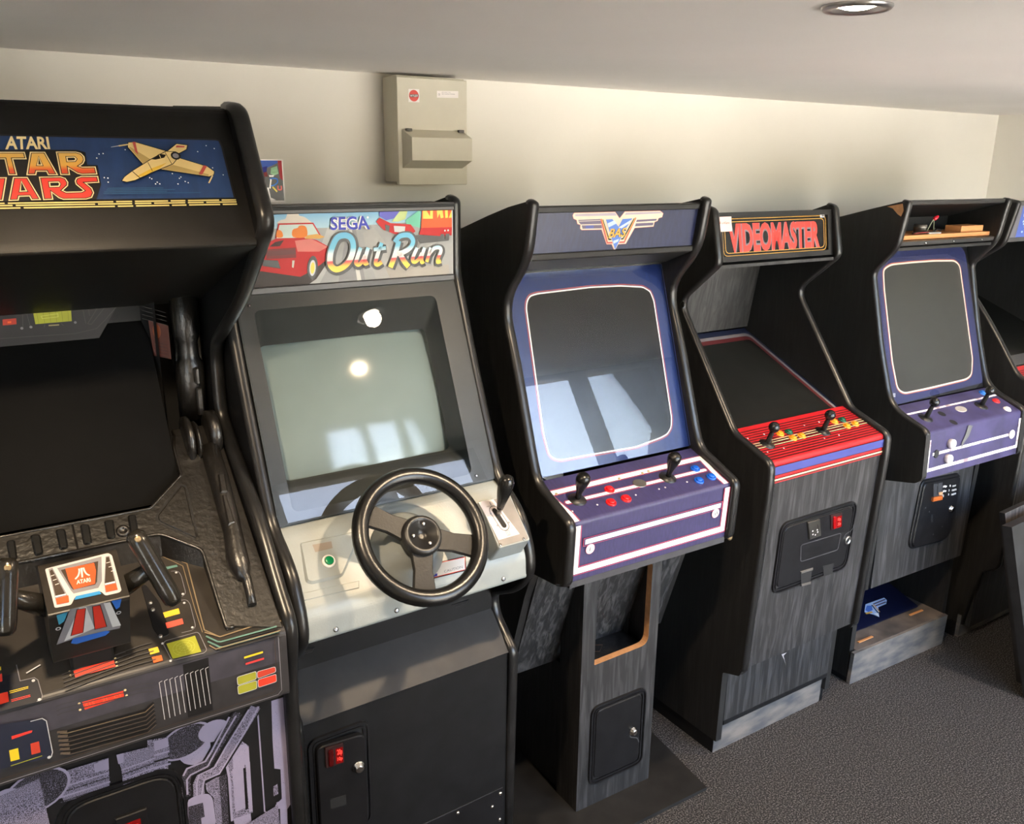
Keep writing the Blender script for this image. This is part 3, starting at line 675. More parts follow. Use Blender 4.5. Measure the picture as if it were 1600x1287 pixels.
a.text('HIGH', [(1.0183,0.0181),(1.028,0.018),(1.0285,0.021),(1.0188,0.0211)], DGREY); a.text('LOW', [(1.052,0.0835),(1.0612,0.0835),(1.0617,0.0865),(1.0524,0.0865)], DGREY)
a.build('gear_print', blk, C)
G().pp(GB, pill(s0, s1, .0062), .0022, .0026, 0).build('gear_slot', blk, C, MATTE)
for uv in [(1.0119,0.1162),(1.0766,0.1172)]: G().lathe(GB.p(*uv, .001), GB.N, [(.0035, 0), (.003, .002), (.001, .0025)], 0, 10).build('plate_screw', blk, C, CHROME)
b0 = Vector(GB.p(*(1.0397,0.0476), -.004)); kt = (1.0425,1.1828); k1 = Vector((kt[0], 1.548, kt[1])); ax = (k1 - b0).normalized(); Lk = (k1 - b0).length
lv = G().lathe(b0, ax, [(.0055, -.01), (.0055, Lk * .5)], 0, 12).build('gear_lever', root, C, STEEL)
G().lathe(b0, ax, [(.0075, Lk * .28), (.0095, Lk * .4), (.0165, Lk * .85), (.0185, Lk * 1.05), (.0180, Lk * 1.2), (.014, Lk * 1.33), (.006, Lk * 1.38)], 0, 20).build('gear_knob', lv, C, mat('knob_black', (.012, .012, .012), .2, bump=.1))
# steering wheel
wc = Vector((.8195, 1.535, 1.1235)); tilt = math.radians(40)
N = Vector((0, -math.cos(tilt), math.sin(tilt))); E1 = Vector((1, 0, 0)); E2 = Vector((0, math.sin(tilt), math.cos(tilt)))
W = Panel(None, wc, E1, -E2)
sw = thing_part = G(); RW = .138
sw.tube([wc + E1 * RW * math.cos(2 * PI * k / 56) + E2 * RW * math.sin(2 * PI * k / 56) for k in range(56)], .0185, 0, 14, True)
wheel = sw.build('steering_wheel', root, C, RUBBER)
for ang in (144, -24, 254):
    a0 = math.radians(ang); d = Vector((math.cos(a0), -math.sin(a0))); nn = Vector((-d.y, d.x))
    q = [d * .03 + nn * .026, d * .075 + nn * .021, d * .128 + nn * .026, d * .128 - nn * .026, d * .075 - nn * .021, d * .03 - nn * .026]
    G().pp(W, [tuple(x) for x in q], -.014, -.004, 0, .002).build('spoke', wheel, C, mat('spoke_black', (.011, .0105, .010), .42, bump=.15, spec=.3))
hb = G(); hb.lathe(wc - N * .02, N, [(.046, 0), (.046, .018), (.043, .026), (.034, .030), (.033, .026), (.0145, .026), (.014, .016), (.004, .015)], 0, 36); hub = hb.build('hub', wheel, C, mat('hub_black', (.016, .0155, .015), .35))
for ang in (70, 175, -70):
    a0 = math.radians(ang); c = wc + N * .006 + (E1 * math.cos(a0) + E2 * math.sin(a0)) * .0235
    G().lathe(c, N, [(.005, 0), (.0045, .003), (.0015, .004)], 0, 12).build('hub_bolt', hub, C, CHROME)
G().lathe(wc - N * .115, N, [(.088, -.01), (.084, .03), (.060, .045), (.055, .075), (.030, .085), (.03, .10)], 0, 40).build('steering_column', root, C, DASH)
# lower front
U = PN['or_upper']; G().pp(U, rect(xl, xr, 0, U.L), -.01, 0, 0).build('vent_panel', root, C, BLACK)
for s_ in ("500,1180 530,1165", "700,960 720,950"): pass
for x0 in (.575, .985):
    for k in range(3):
        q = [(x0 + .012 * (k == 0), .062 + .020 * k), (x0 + .075 - .012 * k, .062 + .020 * k), (x0 + .068 - .012 * k, .072 + .020 * k), (x0 + .012, .072 + .020 * k)]
        G().pp(U, q, -.001, .0025, 0, .001).build('vent', root, C, METALB)
Ld = PN['or_ledge']; G().pp(Ld, rect(xl, xr, -.004, Ld.L + .002), -.012, 0, 0).build('ledge', root, C, mat('dusty_black', (.020, .0185, .0175), .5, var=.2))
Fp = PN['or_front']; G().pp(Fp, rect(xl, xr, -.002, Fp.L), -.014, 0, 0, .001).build('front_panel', root, C, BLACK)
d, F, w = coin_door(Fp, .566, .716, .040, .330, root, C, .022, hinge=7)
q = F
cs = G().pp(F, rect(.018, .060, .062, .115, .004, 3), 0, .005, 0, .001).build('coin_slot', d, C, mat('reject_housing', (.03, .012, .012), .3))
a = Art(F, .0055); a.poly(rect(.041, .058, .070, .111, .002, 2), pr('lamp_red_print', 120, 10, 12, .2)); a.text('20p', [(.0445, .0735), (.0565, .0735), (.0565, .092), (.0445, .092)], mat('lit_red', srgb(250, 60, 50), .4, emit=.6), .02); a.text('10p', [(.0445, .094), (.0565, .094), (.0565, .106), (.0445, .106)], MATS['lit_red'], .02)
o = a.build('price_window', d, C, 'red price window')
G().pp(F, rect(.024, .036, .068, .112, .006, 5), .005, .010, 0, .002).build('reject_button', d, C, pr('dark_red_plastic', 70, 8, 10, .15))
lock(F, (.094, .140), d, C)
G().pp(F, rect(.025, .062, .205, .232, .003, 3), .0, .0006, 0).build('coin_return', d, C, MATTE)
q = [(0.842,0.402),(1.0948,0.4035),(1.0997,0.5286)]
G().pp(Fp, [(q[1][0] - .15, q[1][1] + .002), (q[1][0], q[1][1]), (q[1][0], q[1][1] + .20), (q[1][0] - .25, q[1][1] + .20), (q[1][0] - .25, q[1][1] + .002)], 0, .004, 0, .001).build('kick_plate', root, C, METALB)
for uv in [(1.0857,0.4192),(0.9545,0.4188),(1.085,0.5027),(1.0603,0.4502)]: bolt(Fp, uv, root, C, .0055, off=.004)
# picture card standing on its top
FB = Panel(None, (0, 1.955, 1.8975), (1, 0, 0), (0, -.003, -.0915))
card = G().pp(FB, rect(.610, .7115, 0, .0915), -.012, 0, 0).build('picture_card', None, C, WHITE)
tag(card, 'small glossy picture card with a road scene standing on the driving cabinet', 'card')
a = Art(FB, .0002); r0 = rect(.612, .7095, .002, .088)
a.poly(r0, INK); a.poly([(.612, .002), (.7095, .002), (.690, .012), (.640, .030), (.612, .034)], pr('card_sky', 60, 90, 170, .55, spec=.2)); a.poly([(.612, .034), (.640, .030), (.662, .045), (.650, .060), (.612, .058)], pr('card_road', 100, 110, 108, .55, spec=.2))
a.poly([(.700, .002), (.7095, .002), (.7095, .045), (.703, .040)], pr('card_red', 150, 40, 46, .55, spec=.2)); a.poly([(.650, .020), (.676, .014), (.672, .032), (.655, .030)], pr('card_blue', 40, 46, 130, .55, spec=.2))
a.poly([(.684, .018), (.698, .014), (.700, .030), (.690, .034), (.682, .030)], pr('card_green', 140, 180, 140, .55, spec=.2)); a.poly([(.656, .030), (.674, .026), (.676, .036), (.660, .038)], pr('card_car', 110, 36, 36, .55, spec=.2))
a.poly([(.678, .033), (.690, .033), (.688, .037), (.679, .037)], WHITE)
cb = pr('card_letter_blue', 60, 120, 200, .55, spec=.2)
a.line(smooth_pts([(.679, .042), (.688, .040), (.696, .042), (.696, .049), (.688, .055), (.680, .056)], 3), .003, cb); a.line([(.682, .042), (.678, .062)], .003, WHITE); a.line([(.684, .058), (.694, .069)], .0035, YELLOW); a.line(smooth_pts([(.697, .056), (.697, .064), (.704, .064), (.704, .056)], 3), .003, RED)
a.line([(.662, .050), (.666, .058)], .005, LGREY); a.line([(.672, .060), (.676, .084)], .006, WHITE); a.poly([(.676, .080), (.690, .087), (.672, .088)], WHITE)
o = a.build('picture', card, C); 
# ================================================================ pedestal cabinet with the winged emblem
C = 'ba'
root = thing('arcade_cabinet', 'black pedestal cabinet with a blue winged BAS sign and red and blue buttons', 'arcade machine', C, 'arcade machines along the back wall')
prof = [(1.80, 1.806), (1.784, 1.802), (1.806, 1.667), (1.918, 1.545), (1.858, 1.409), (1.766, 1.150), (1.742, 1.098), (1.603, 1.042), (1.594, 1.028), (1.602, .872), (1.64, .857), (1.745, .845), (1.782, .754), (1.876, .455)]
fp = rounded(prof, [0, .006, .05, .07, .1, .06, .05, .012, .012, .012, .006, 0, 0, 0], 5, closed=False)
for x0 in (1.19, 1.765):
    o = G().prism_x(fp + [(2.40, .455), (2.40, 1.62), (2.25, 1.675), (2.12, 1.722), (1.98, 1.763), (1.88, 1.790)], x0, x0 + .025, 0).build('side_panel', root, C, ASH)
    G().trim(fp[:-8], x0, x0 + .025, 0).build('edge_trim', o, C, TRIM)
xl, xr = 1.215, 1.765
P = PN['ba_marq']
G().pp(P, rect(xl, xr, .010, .118), -.010, -.004, 0).build('marquee_panel', root, C, mat('navy_weave', srgb(36, 42, 72), .32, var=.14, scale=160, stretch=(1, .2, .2), bump=.05))
for v0, v1 in ((-.004, .012), (.114, .130)): G().pp(P, rect(xl, xr, v0, v1), -.008, .003, 0, .002).build('marquee_frame', root, C, PLASTIC)
G().sheet_x([(1.822, 1.660), (1.925, 1.622)], xl, xr, 0, .004).build('speaker_panel', root, C, PLASTIC)
G().box(xl, xr, 1.80, 1.875, 1.782, 1.788, 0).build('top_panel', root, C, BLACK)
a = Art(P, -.0038)
HI = pr('emblem_cream', 204, 190, 170); VIO = pr('emblem_violet', 88, 78, 104); LIL = pr('emblem_lilac', 160, 150, 166); BL = pr('emblem_blue', 70, 110, 190); PB = pr('emblem_pale_blue', 170, 190, 226); OR_ = pr('emblem_orange', 206, 112, 60); GO = pr('emblem_gold', 214, 160, 60); CH = pr('emblem_red', 176, 74, 66)
full = [(1.3364,0.0152),(1.3395,0.0136),(1.4707,0.014),(1.4883,0.0306),(1.5025,0.0139),(1.6248,0.0143),(1.6386,0.0219),(1.6361,0.0328),(1.6245,0.0354),(1.6221,0.0423),(1.6121,0.0454),(1.6108,0.0574),(1.5451,0.0594),(1.5226,0.1008),(1.4934,0.1011),(1.4866,0.119),(1.4736,0.1003),(1.4566,0.0996),(1.4332,0.0602),(1.3689,0.0592),(1.363,0.0551),(1.3624,0.0458),(1.3526,0.0431),(1.3485,0.0333),(1.3386,0.0296),(1.3343,0.021)]
a.poly(full, CH); a.poly(inset(full, .0009), HI)
for q in ("565,165 858,155 872,175 565,180", "938,154 1190,147 1203,158 930,170"): a.poly([(1.3423,0.0178),(1.4704,0.0171),(1.478,0.0243),(1.3431,0.0229)] if q[0] == '5' else [(1.5069,0.0176),(1.6255,0.0176),(1.6327,0.0218),(1.5042,0.0232)], LIL)
a.poly([(1.3543,0.0324),(1.4247,0.0318),(1.4261,0.0347),(1.3548,0.0352)], VIO); a.poly([(1.355,0.0366),(1.4272,0.0361),(1.43,0.0446),(1.3635,0.0441)], VIO); a.poly([(1.3669,0.0466),(1.4309,0.0471),(1.4347,0.056),(1.3709,0.0554)], VIO)
a.poly([(1.5477,0.0371),(1.6174,0.036),(1.6161,0.0411),(1.546,0.0428)], VIO); a.poly([(1.5458,0.0464),(1.6074,0.046),(1.607,0.0533),(1.5441,0.0543)], VIO)
a.poly([(1.3792,0.048),(1.4054,0.0477),(1.4066,0.0551),(1.3803,0.055)], pr('emblem_deep_blue', 70, 80, 150))
a.line([(1.4261,0.0319),(1.4581,0.095),(1.5155,0.0954),(1.5428,0.0312)], .0045, CH)
a.line([(1.4317,0.0337),(1.462,0.0861),(1.5092,0.0861),(1.5385,0.0329)], .0042, INK)
a.line([(1.4292,0.0319),(1.4593,0.0867)], .0022, GO); a.line([(1.5406,0.0319),(1.5143,0.0888)], .0022, GO)
v1 = [(1.4399,0.0322),(1.464,0.0314),(1.4875,0.0512),(1.4968,0.0322),(1.5334,0.031),(1.5155,0.0585),(1.4871,0.1169),(1.4601,0.0682)]; a.poly(v1, HI); v2 = inset(v1, .0014); a.poly(v2, BL)
a.poly([(1.4491,0.0437),(1.4703,0.0365),(1.4799,0.0446),(1.4546,0.0545)], PB); a.poly([(1.4874,0.0555),(1.5275,0.0362),(1.5224,0.0458),(1.4993,0.058)], PB); a.poly([(1.4763,0.0903),(1.4952,0.0856),(1.4933,0.0928),(1.4792,0.0983)], PB)
q = [(1.457,0.0581),(1.516,0.0564),(1.5179,0.081),(1.4585,0.0817)]; a.text('BAS', q, INK, .07, .25); a.text('BAS', q, GO, .02, .25)
a.build('emblem', root, C, 'chrome winged emblem print lettered BAS')
# bezel and screen
P = PN['ba_bezel']
BZ = mat('blue_bezel_print', srgb(27, 45, 96), .30, var=.10, scale=90, stretch=(1, .3, .3))
G().pp(P, rect(xl, xr, .0, P.L - .006), -.012, -.004, 0).build('screen_bezel', root, C, BZ)
ol = [(1.2674,0.094),(1.2741,0.0726),(1.2887,0.0572),(1.3159,0.0525),(1.4954,0.0471),(1.6044,0.0501),(1.6863,0.059),(1.714,0.0752),(1.7234,0.106),(1.7223,0.2628),(1.72,0.4558),(1.7115,0.4847),(1.6918,0.5028),(1.6627,0.5102)] + [(1.5653,0.5216),(1.3848,0.5162),(1.3046,0.5148),(1.2801,0.5062),(1.2652,0.4894),(1.2585,0.4303)]
ol = rounded(ol, .008, 2)
a = Art(P, -.0036); a.poly(ol, pr('keyline_red', 170, 70, 60)); o2 = inset(ol, .0022); a.poly(o2, BZ); o2 = inset(ol, .0040); a.poly(o2, WHITE); o3 = inset(ol, .0078); a.poly(o3, SCREEN); a.build('screen', root, C)
cs = Art(P, -.0036); c0 = [(1.7845,0.0037),(1.7703,0.1095),(1.7621,0.0724),(1.7448,0.041),(1.6949,0.017),(1.6833,-0.0016)]; cs.poly(c0, pr('deep_navy_print', 16, 34, 84, .3)); cs.build('bezel_corner', root, C)
G().pp(P, rect(xl, xr, -.012, .002), -.002, .004, 0, .001).build('glass_retainer', root, C, mat('bright_trim', (.30, .30, .30), .25, .9))
cabinet_glass(P, xl + .001, xr - .001, .003, P.L - .008, .003, root, C)
# control panel: bent metal with printed overlay
P = PN['ba_slope']; Q = PN['ba_front']
VIOLET = mat('violet_overlay', srgb(54, 50, 88), .42, var=.12, scale=150, stretch=(1, .25, .25))
cp = rounded([(1.770, 1.091), (1.606, 1.034), (1.612, .868)], [0, .009, 0], 5, closed=False)
G().sheet_x(cp, xl, xr, 0, .004).build('control_panel', root, C, VIOLET)
G().pp(Q, rect(xl, xr, Q.L - .002, Q.L + .016), -.01, .001, 0).build('lower_rail', root, C, mat('rail_grey', (.05, .05, .055), .5))
KR = pr('overlay_red_line', 206, 70, 90)
a = Art(P, .0006); pL = P.L - .003
tl, tr = (1.2105,0.0463), (1.7655,0.0462)
yt = (tl[1] + tr[1]) / 2
bl = [(xl + .014, pL), (xl + .014, .135), (1.2149,0.0511), (1.7603,0.0471), (xr - .014, .135), (xr - .014, pL)]
a.line(bl, .0235, KR); a.line(bl, .0205, VIOLET); a.line(bl, .0165, WHITE)
mid0, mid1 = (1.2478,0.0968), (1.7316,0.0983)
a.poly(ell(mid0, .0085, .0085, 16), KR); a.poly(ell(mid1, .0085, .0085, 16), KR); a.line([mid0, mid1], .0165, KR)
a.poly(ell(mid0, .0072, .0072, 16), VIOLET); a.poly(ell(mid1, .0072, .0072, 16), VIOLET); a.line([mid0, mid1], .0140, VIOLET)
a.poly(ell(mid0, .0052, .0052, 16), WHITE); a.poly(ell(mid1, .0052, .0052, 16), WHITE); a.line([mid0, mid1], .0100, WHITE)
a.build('panel_stripe', root, C)
a = Art(Q, .0010); t0 = .002
fl = [(xl + .014, t0), (xl + .014, Q.L - .030), (xr - .014, Q.L - .030), (xr - .014, t0)]
a.line(fl, .0235, KR); a.line(fl, .0205, VIOLET); a.line(fl, .0165, WHITE)
m0, m1 = (1.2572,0.0552), (1.7301,0.0507)
mv = (m0[1] + m1[1]) / 2; m0 = (m0[0], mv); m1 = (m1[0], mv)
a.line([(m0[0] - .008, mv), (m1[0] + .008, mv)], .0225, KR); a.line([(m0[0] - .007, mv), (m1[0] + .007, mv)], .0205, VIOLET); a.line([(m0[0] - .002, mv), (m1[0] + .002, mv)], .0135, WHITE)
d0, d1 = (1.2728,0.0762), (1.7151,0.0736)
for d_ in (d0, d1): a.poly(ell(d_, .0145, .0145, 24), KR)
for d_ in (d0, d1): a.poly(ell(d_, .0135, .0135, 24), WHITE)
for d_, n_ in ((d0, 1), (d1, 2)):
    for k in range(n_): a.poly([(d_[0] + .006 * k + x - .001, d_[1] + y) for x, y in ((-.001, -.006), (.001, -.006), (.0018, .002), (.001, .007), (-.001, .007), (-.0018, .002))], DGREY)
a.build('front_stripe', root, C)
for uv in [(1.3926,0.0871),(1.3635,0.1337),(1.4144,0.1333)]: button(P, uv, root, C, pr('red_button', 214, 30, 36, .25))
for uv in [(1.7048,0.0856),(1.6774,0.1333),(1.7266,0.1308)]: button(P, uv, root, C, pr('blue_button', 24, 88, 190, .25))
joystick(P, (1.2815,0.094), root, C, 'bat', hgt=.068)
joystick(P, (1.5943,0.0929), root, C, 'bat', hgt=.068)
c = (1.4952,0.0901)
o = G().pp(P, ell(c, .021, .017, 24), .0, .003, 0, .001).build('blank_plate', root, C, mat('tarnished_steel', (.32, .30, .27), .35, .9))
for uv in [(1.2414,0.1301),(1.3219,0.1286),(1.4522,0.1277),(1.5346,0.127),(1.5573,0.1268),(1.638,0.1265)]: bolt(P, uv, root, C, .0026, mat('painted_screw', (.55, .5, .52), .4), h=.002)
for uv in [(1.2396,0.0575),(1.451,0.0545),(1.5337,0.0542),(1.5569,0.0529)]: bolt(P, uv, root, C, .0042, mat('brass_screw', (.45, .33, .18), .35, .8), h=.003)
G().lathe((1.79, 1.615, .86), (0, -1, 0), [(.009, 0), (.009, .004), (.004, .005)], 0, 12).build('corner_bracket', root, C, mat('brass_screw', (.45, .33, .18), .35, .8))
# lower wing and hollow column
P = PN['ba_wing']
G().pp(P, rect(xl - .001, xr + .001, 0, P.L), -.016, 0, 0).build('wing_panel', root, C, wood('black_ash_wing', (.013, .013, .014), (.070, .068, .068), 'z', lo=.45, hi=.7))
G().box(xl, xr, 1.892, 2.39, .455, .470, 0).build('cabinet_floor', root, C, ASHD)
P = PN['ba_col']; V0 = .862
hole = rounded([(1.409, V0 - .770), (1.611, V0 - .774), (1.611, V0 - .506), (1.407, V0 - .500)], [.035, .012, .03, .004], 6)
cf = G(); cf.ring(P, rect(1.36, 1.647, .0, .850), hole, -.022, 0, 0, 1)
cf.build('column_front', root, C, [ASHF, MDF], None)
cs = G(); cs.box(1.360, 1.380, 1.758, 1.84, .012, .862, 0); cs.box(1.372, 1.390, 1.84, 2.36, .012, .455, 0); cs.box(1.627, 1.647, 1.758, 1.84, .012, .862, 0); cs.box(1.617, 1.635, 1.84, 2.36, .012, .84, 0); cs.box(1.372, 1.635, 2.34, 2.36, .012, .455, 0)
cs.build('column_side', root, C, ASHD)
sh = G(); hp = Panel(None, (0, 1.76, .497), (1, 0, 0), (0, .5, 0))
sh.box(1.381, 1.626, 1.758, 2.33, .470, .486, 0); sh.build('column_shelf', root, C, ASHD)
G().pp(Panel(None, (0, 1.775, .4865), (1, 0, 0), (0, 1, 0)), [(1.445, .05), (1.475, .075), (1.512, .055), (1.482, .03)], 0, .0006, 0).build('shelf_cutout', root, C, MDF)
G().box(1.41, 1.63, 2.30, 2.325, .60, .625, 0, .002).build('batten', root, C, MDF); G().box(1.595, 1.612, 2.27, 2.30, .555, .595, 0, .002).build('block', root, C, MDF)
G().tube(smooth_pts([(1.405, 1.80, .49), (1.425, 1.82, .505), (1.44, 1.83, .53), (1.43, 1.85, .555), (1.41, 1.86, .57)], 4), .0028, 0, 6).build('wire', root, C, mat('wire_cream', (.5, .5, .36), .5))
d, F, w = coin_door(P, 1.400, 1.614, V0 - .363, V0 - .086, root, C, .026)
lock(F, (.147, V0 - .222), d, C)
G().stroke(F, smooth_pts([(.135, V0 - .222), (.138, V0 - .205), (.150, V0 - .198), (.165, V0 - .190), (.174, V0 - .172)], 4), .003, .0004, 0).build('pressed_curve', d, C, mat('worn_edge', (.07, .07, .075), .35))
bp = Panel(None, (0, 0, .012), (1, 0, 0), (0, 1, 0))
b = G(); pl = [(1.172, 1.607), (1.776, 1.607), (1.872, 2.38), (1.172, 2.38)]
V = [(x, y, z) for z in (.0, .0125) for x, y in pl]; b.add(V, [(0, 1, 2, 3), (7, 6, 5, 4), (0, 4, 5, 1), (1, 5, 6, 2), (2, 6, 7, 3), (3, 7, 4, 0)], 0)
b.build('base_plate', root, C, mat('base_black', (.012, .0115, .011), .55, var=.3))

# ================================================================ cabinet with the red striped panel
C = 'vm'
root = thing('arcade_cabinet', 'black wood grain cabinet with a VIDEOMASTER sign and a red striped control panel', 'arcade machine', C, 'arcade machines along the back wall')
prof = [(1.91, 1.772), (1.884, 1.766), (1.848, 1.612), (2.005, 1.480), (1.735, 1.116), (1.690, 1.100), (1.600, 1.068), (1.585, 1.052), (1.583, .995), (1.612, .375), (1.622, .345), (1.690, .322), (1.694, .058)]
sides(C, root, prof, 1.93, 2.51, .025, ASH, (0, 54), [0, .012, .02, .05, .12, .06, .02, .012, .02, .02, .008, .008, 0], bz=1.60)
xl, xr = 1.955, 2.485
P = PN['vm_marq']
fr = G(); fr.ring(P, rect(xl, xr, 0, P.L), rect(xl + .022, xr - .022, .016, P.L - .016, .004, 3), -.008, .004, 0); fr.build('marquee_frame', root, C, PLASTIC)
G().pp(P, rect(xl + .02, xr - .02, .014, P.L - .014), -.008, -.001, 0).build('marquee_panel', root, C, pr('sign_black', 24, 23, 23, .25))
G().sheet_x([(2.38, 1.598), (1.90, 1.750)], xl, xr, 0, .006).build('top_panel', root, C, BLACK)
a = Art(P, -.0008)
ku = [(xl + .036, .028), (xr - .036, .028), (xr - .036, P.L - .026), (xl + .036, P.L - .026)]
a.line(rounded(ku, .016, 4), .0016, GO, True); a.line(rounded([(xl + .027, .019), (xr - .027, .019), (xr - .027, P.L - .018), (xl + .027, P.L - .018)], .018, 4), .0016, GO, True)
q = [(2.0041,0.0316),(2.4258,0.035),(2.4252,0.121),(2.0075,0.1213)]
LR = pr('sign_red', 214, 66, 58, .3); LG = pr('sign_grey_outline', 112, 108, 116, .3)
a.text('VIDEOMASTER', q, LG, .075, .0); a.text('VIDEOMASTER', q, LR, .040, .0)
a.build('marquee_artwork', root, C)
a = Art(P, .0042); a.poly([(1.9546,0.0125),(2.0155,0.0122),(2.016,0.056),(1.9562,0.0558)], pr('price_sticker', 246, 206, 196))
a.poly([(1.9563,0.0266),(1.9685,0.026),(1.969,0.033),(1.9594,0.0333)], RED); a.text('is 4/Game', [(1.9737,0.027),(2.0062,0.027),(2.0067,0.0335),(1.9742,0.0335)], RED, .01); a.build('price_sticker', root, C, 'pale pink square sticker with red writing')
a = Art(P, .0002); a.poly([(2.4299,0.0134),(2.4508,0.0132),(2.4514,0.0246),(2.4304,0.0254)], LGREY); a.text('TM', [(2.4325,0.0148),(2.4487,0.0145),(2.4488,0.0232),(2.4336,0.0235)], INK, .02); a.build('small_label', root, C, 'small silver label')
G().box(xl, xr, 1.86, 2.15, 1.596, 1.606, 0).build('speaker_panel', root, C, ASHD)
P = PN['vm_back']; G().pp(P, rect(xl, xr, -.004, P.L), -.012, 0, 0).build('rear_panel', root, C, wood('black_ash_rear', (.012, .0115, .011), (.042, .040, .039), 'z', lo=.42, hi=.72))
P = PN['vm_screen']
G().pp(P, rect(xl, xr, 0, P.L - .004), -.014, -.006, 0).build('screen_surround', root, C, pr('surround_navy', 34, 40, 62, .35))
a = Art(P, -.0058); a.poly(rect(xl, xr - .012, .030, P.L - .004, .03, 5), pr('surround_grey', 128, 122, 124, .35)); a.poly(rect(xl, xr - .024, .048, P.L - .004, .022, 5), pr('surround_maroon', 92, 38, 40, .35)); a.poly(rect(xl, xr - .038, .070, P.L - .004, .014, 5), mat('smoked_screen', (.013, .013, .0115), .35, var=.15, spec=.35)); a.build('screen', root, C)
# control panel
P = PN['vm_slope']; Q = PN['vm_strip']
cp = rounded([(1.760, 1.118), (1.597, 1.060), (1.594, .994)], [0, .006, 0], 3, closed=False)
REDP = pr('panel_red', 184, 32, 38, .35, var=.08)
G().sheet_x(cp, xl, xr, 0, .008).build('control_panel', root, C, REDP)
a = Art(P, .0006)
DR = pr('panel_dark_line', 62, 22, 24, .35)
for k in range(14):
    v = .004 + k * .0108
    if v < P.L - .012 and not (.068 < v < .086): a.line([(xl, v), (xr, v)], .0044, DR)
for k, v in enumerate((.069, .078, .087)): a.line([(xl, v), (xr, v)], .0072, DR); 
for k, v in enumerate((.066, .0755, .0885)): a.line([(xl, v), (xr, v)], .0030, pr('panel_cream', 208, 196, 150))
a.build('panel_stripe', root, C)
a = Art(Q, .0006); a.poly(rect(xl, xr, .010, .036), pr('strip_blue', 66, 72, 136)); a.line([(xl, .009), (xr, .009)], .002, DR); a.line([(xl, .0365), (xr, .0365)], .002, DR); a.line([(xl, .0515), (xr, .0515)], .0045, pr('strip_cream', 238, 222, 170)); a.line([(xl, .0475), (xr, .0475)], .002, DR); a.line([(xl, .0565), (xr, .0565)], .004, pr('strip_brown', 90, 46, 40)); a.build('front_stripe', root, C)
AMB = pr('amber_button', 236, 148, 34, .3); GRN = pr('dark_green_button', 12, 84, 60, .3)
for s_ in ("570,285 717,335 815,310", ): pass
for uv in [(2.1045,0.0475),(2.1302,0.079),(2.1711,0.0783),(2.3637,0.0492),(2.3886,0.0818),(2.4317,0.0806)]: button(P, uv, root, C, AMB, .0135)
for uv in [(2.1438,0.0487),(2.4036,0.0495)]: button(P, uv, root, C, GRN, .0135)
joystick(P, (2.017,0.0764), root, C, 'ball', hgt=.062)
joystick(P, (2.2733,0.0781), root, C, 'ball', hgt=.062)
for uv in [(1.974,0.035),(2.0481,0.0328),(2.2335,0.0344),(2.3047,0.0348),(2.3132,0.1116),(2.2432,0.1108),(2.0547,0.1106),(1.9839,0.1103)]: bolt(P, uv, root, C, .0030, mat('painted_screw', (.55, .5, .52), .4), h=.002)
P = PN['vm_front']; G().pp(P, rect(xl, xr, -.001, P.L - .001), -.016, 0, 0).build('front_panel', root, C, ASHF)
d, F, w = coin_door(P, 2.029, 2.400, .143, .392, root, C, .03)
F = Panel(None, P.p(0, 0, .006), P.U, P.V)
o = G().pp(F, rounded([(2.147,0.1639),(2.206,0.1659),(2.2253,0.229),(2.1688,0.2294)], .003, 2), 0, .006, 0, .002).build('coin_plate', d, C, mat('coin_plate_metal', (.13, .125, .115), .35, .9))
a = Art(F, .0062); a.line([(2.1957,0.1816),(2.2027,0.2012)], .003, INK); a.dots([(2.1761,0.1999),(2.1981,0.2008),(2.1796,0.2122),(2.2017,0.2092),(2.192,0.2168)], .0026, WHITE); a.build('coin_slot', o, C)
o = G().pp(F, rounded([(2.2593,0.1654),(2.3165,0.1689),(2.327,0.2219),(2.2749,0.2221)], .003, 2), 0, .004, 0, .001).build('coin_slot', d, C, mat('reject_housing', (.03, .012, .012), .3))
a = Art(F, .0043); a.poly([(2.2909,0.1768),(2.3168,0.1783),(2.3256,0.2199),(2.2999,0.2199)], pr('lamp_red_print', 120, 10, 12, .2)); a.text('10p', [(2.2969,0.1825),(2.3133,0.1835),(2.3162,0.1982),(2.3,0.1979)], MATS['lit_red'], .02); a.text('20p', [(2.3007,0.2007),(2.3169,0.201),(2.3195,0.2144),(2.3034,0.2147)], MATS['lit_red'], .02); a.build('price_window', o, C, 'red price window')
G().pp(F, rounded([(2.2711,0.1724),(2.2844,0.173),(2.2937,0.2175),(2.2805,0.2178)], .005, 3), .004, .009, 0, .002).build('reject_button', o, C, pr('bright_red_plastic', 150, 16, 20, .15))
lc = (2.3769,0.2831)
G().lathe(F.p(lc[0], lc[1], 0), F.N, [(.015, -.001), (.0145, .003), (.0105, .0035), (.010, .0005), (.002, .0004)], 0, 20).build('lock_hole', d, C, STEEL)
G().lathe(F.p(lc[0], lc[1], .0006), F.N, [(.0095, 0), (.0005, .0002)], 0, 16).build('hole', d, C, MATTE)
WE = mat('worn_edge', (.05, .05, .054), .35)
G().stroke(F, rounded([(2.1362,0.2412),(2.3342,0.2462),(2.3314,0.3064),(2.1466,0.3027)], .010, 4), .0028, .0006, 0, True).build('pressed_outline', d, C, WE)
G().stroke(F, smooth_pts([(2.3524,0.272),(2.3588,0.2582),(2.3816,0.2516),(2.3941,0.2426),(2.3936,0.2305)], 4), .0028, .0006, 0).build('pressed_curve', d, C, WE)
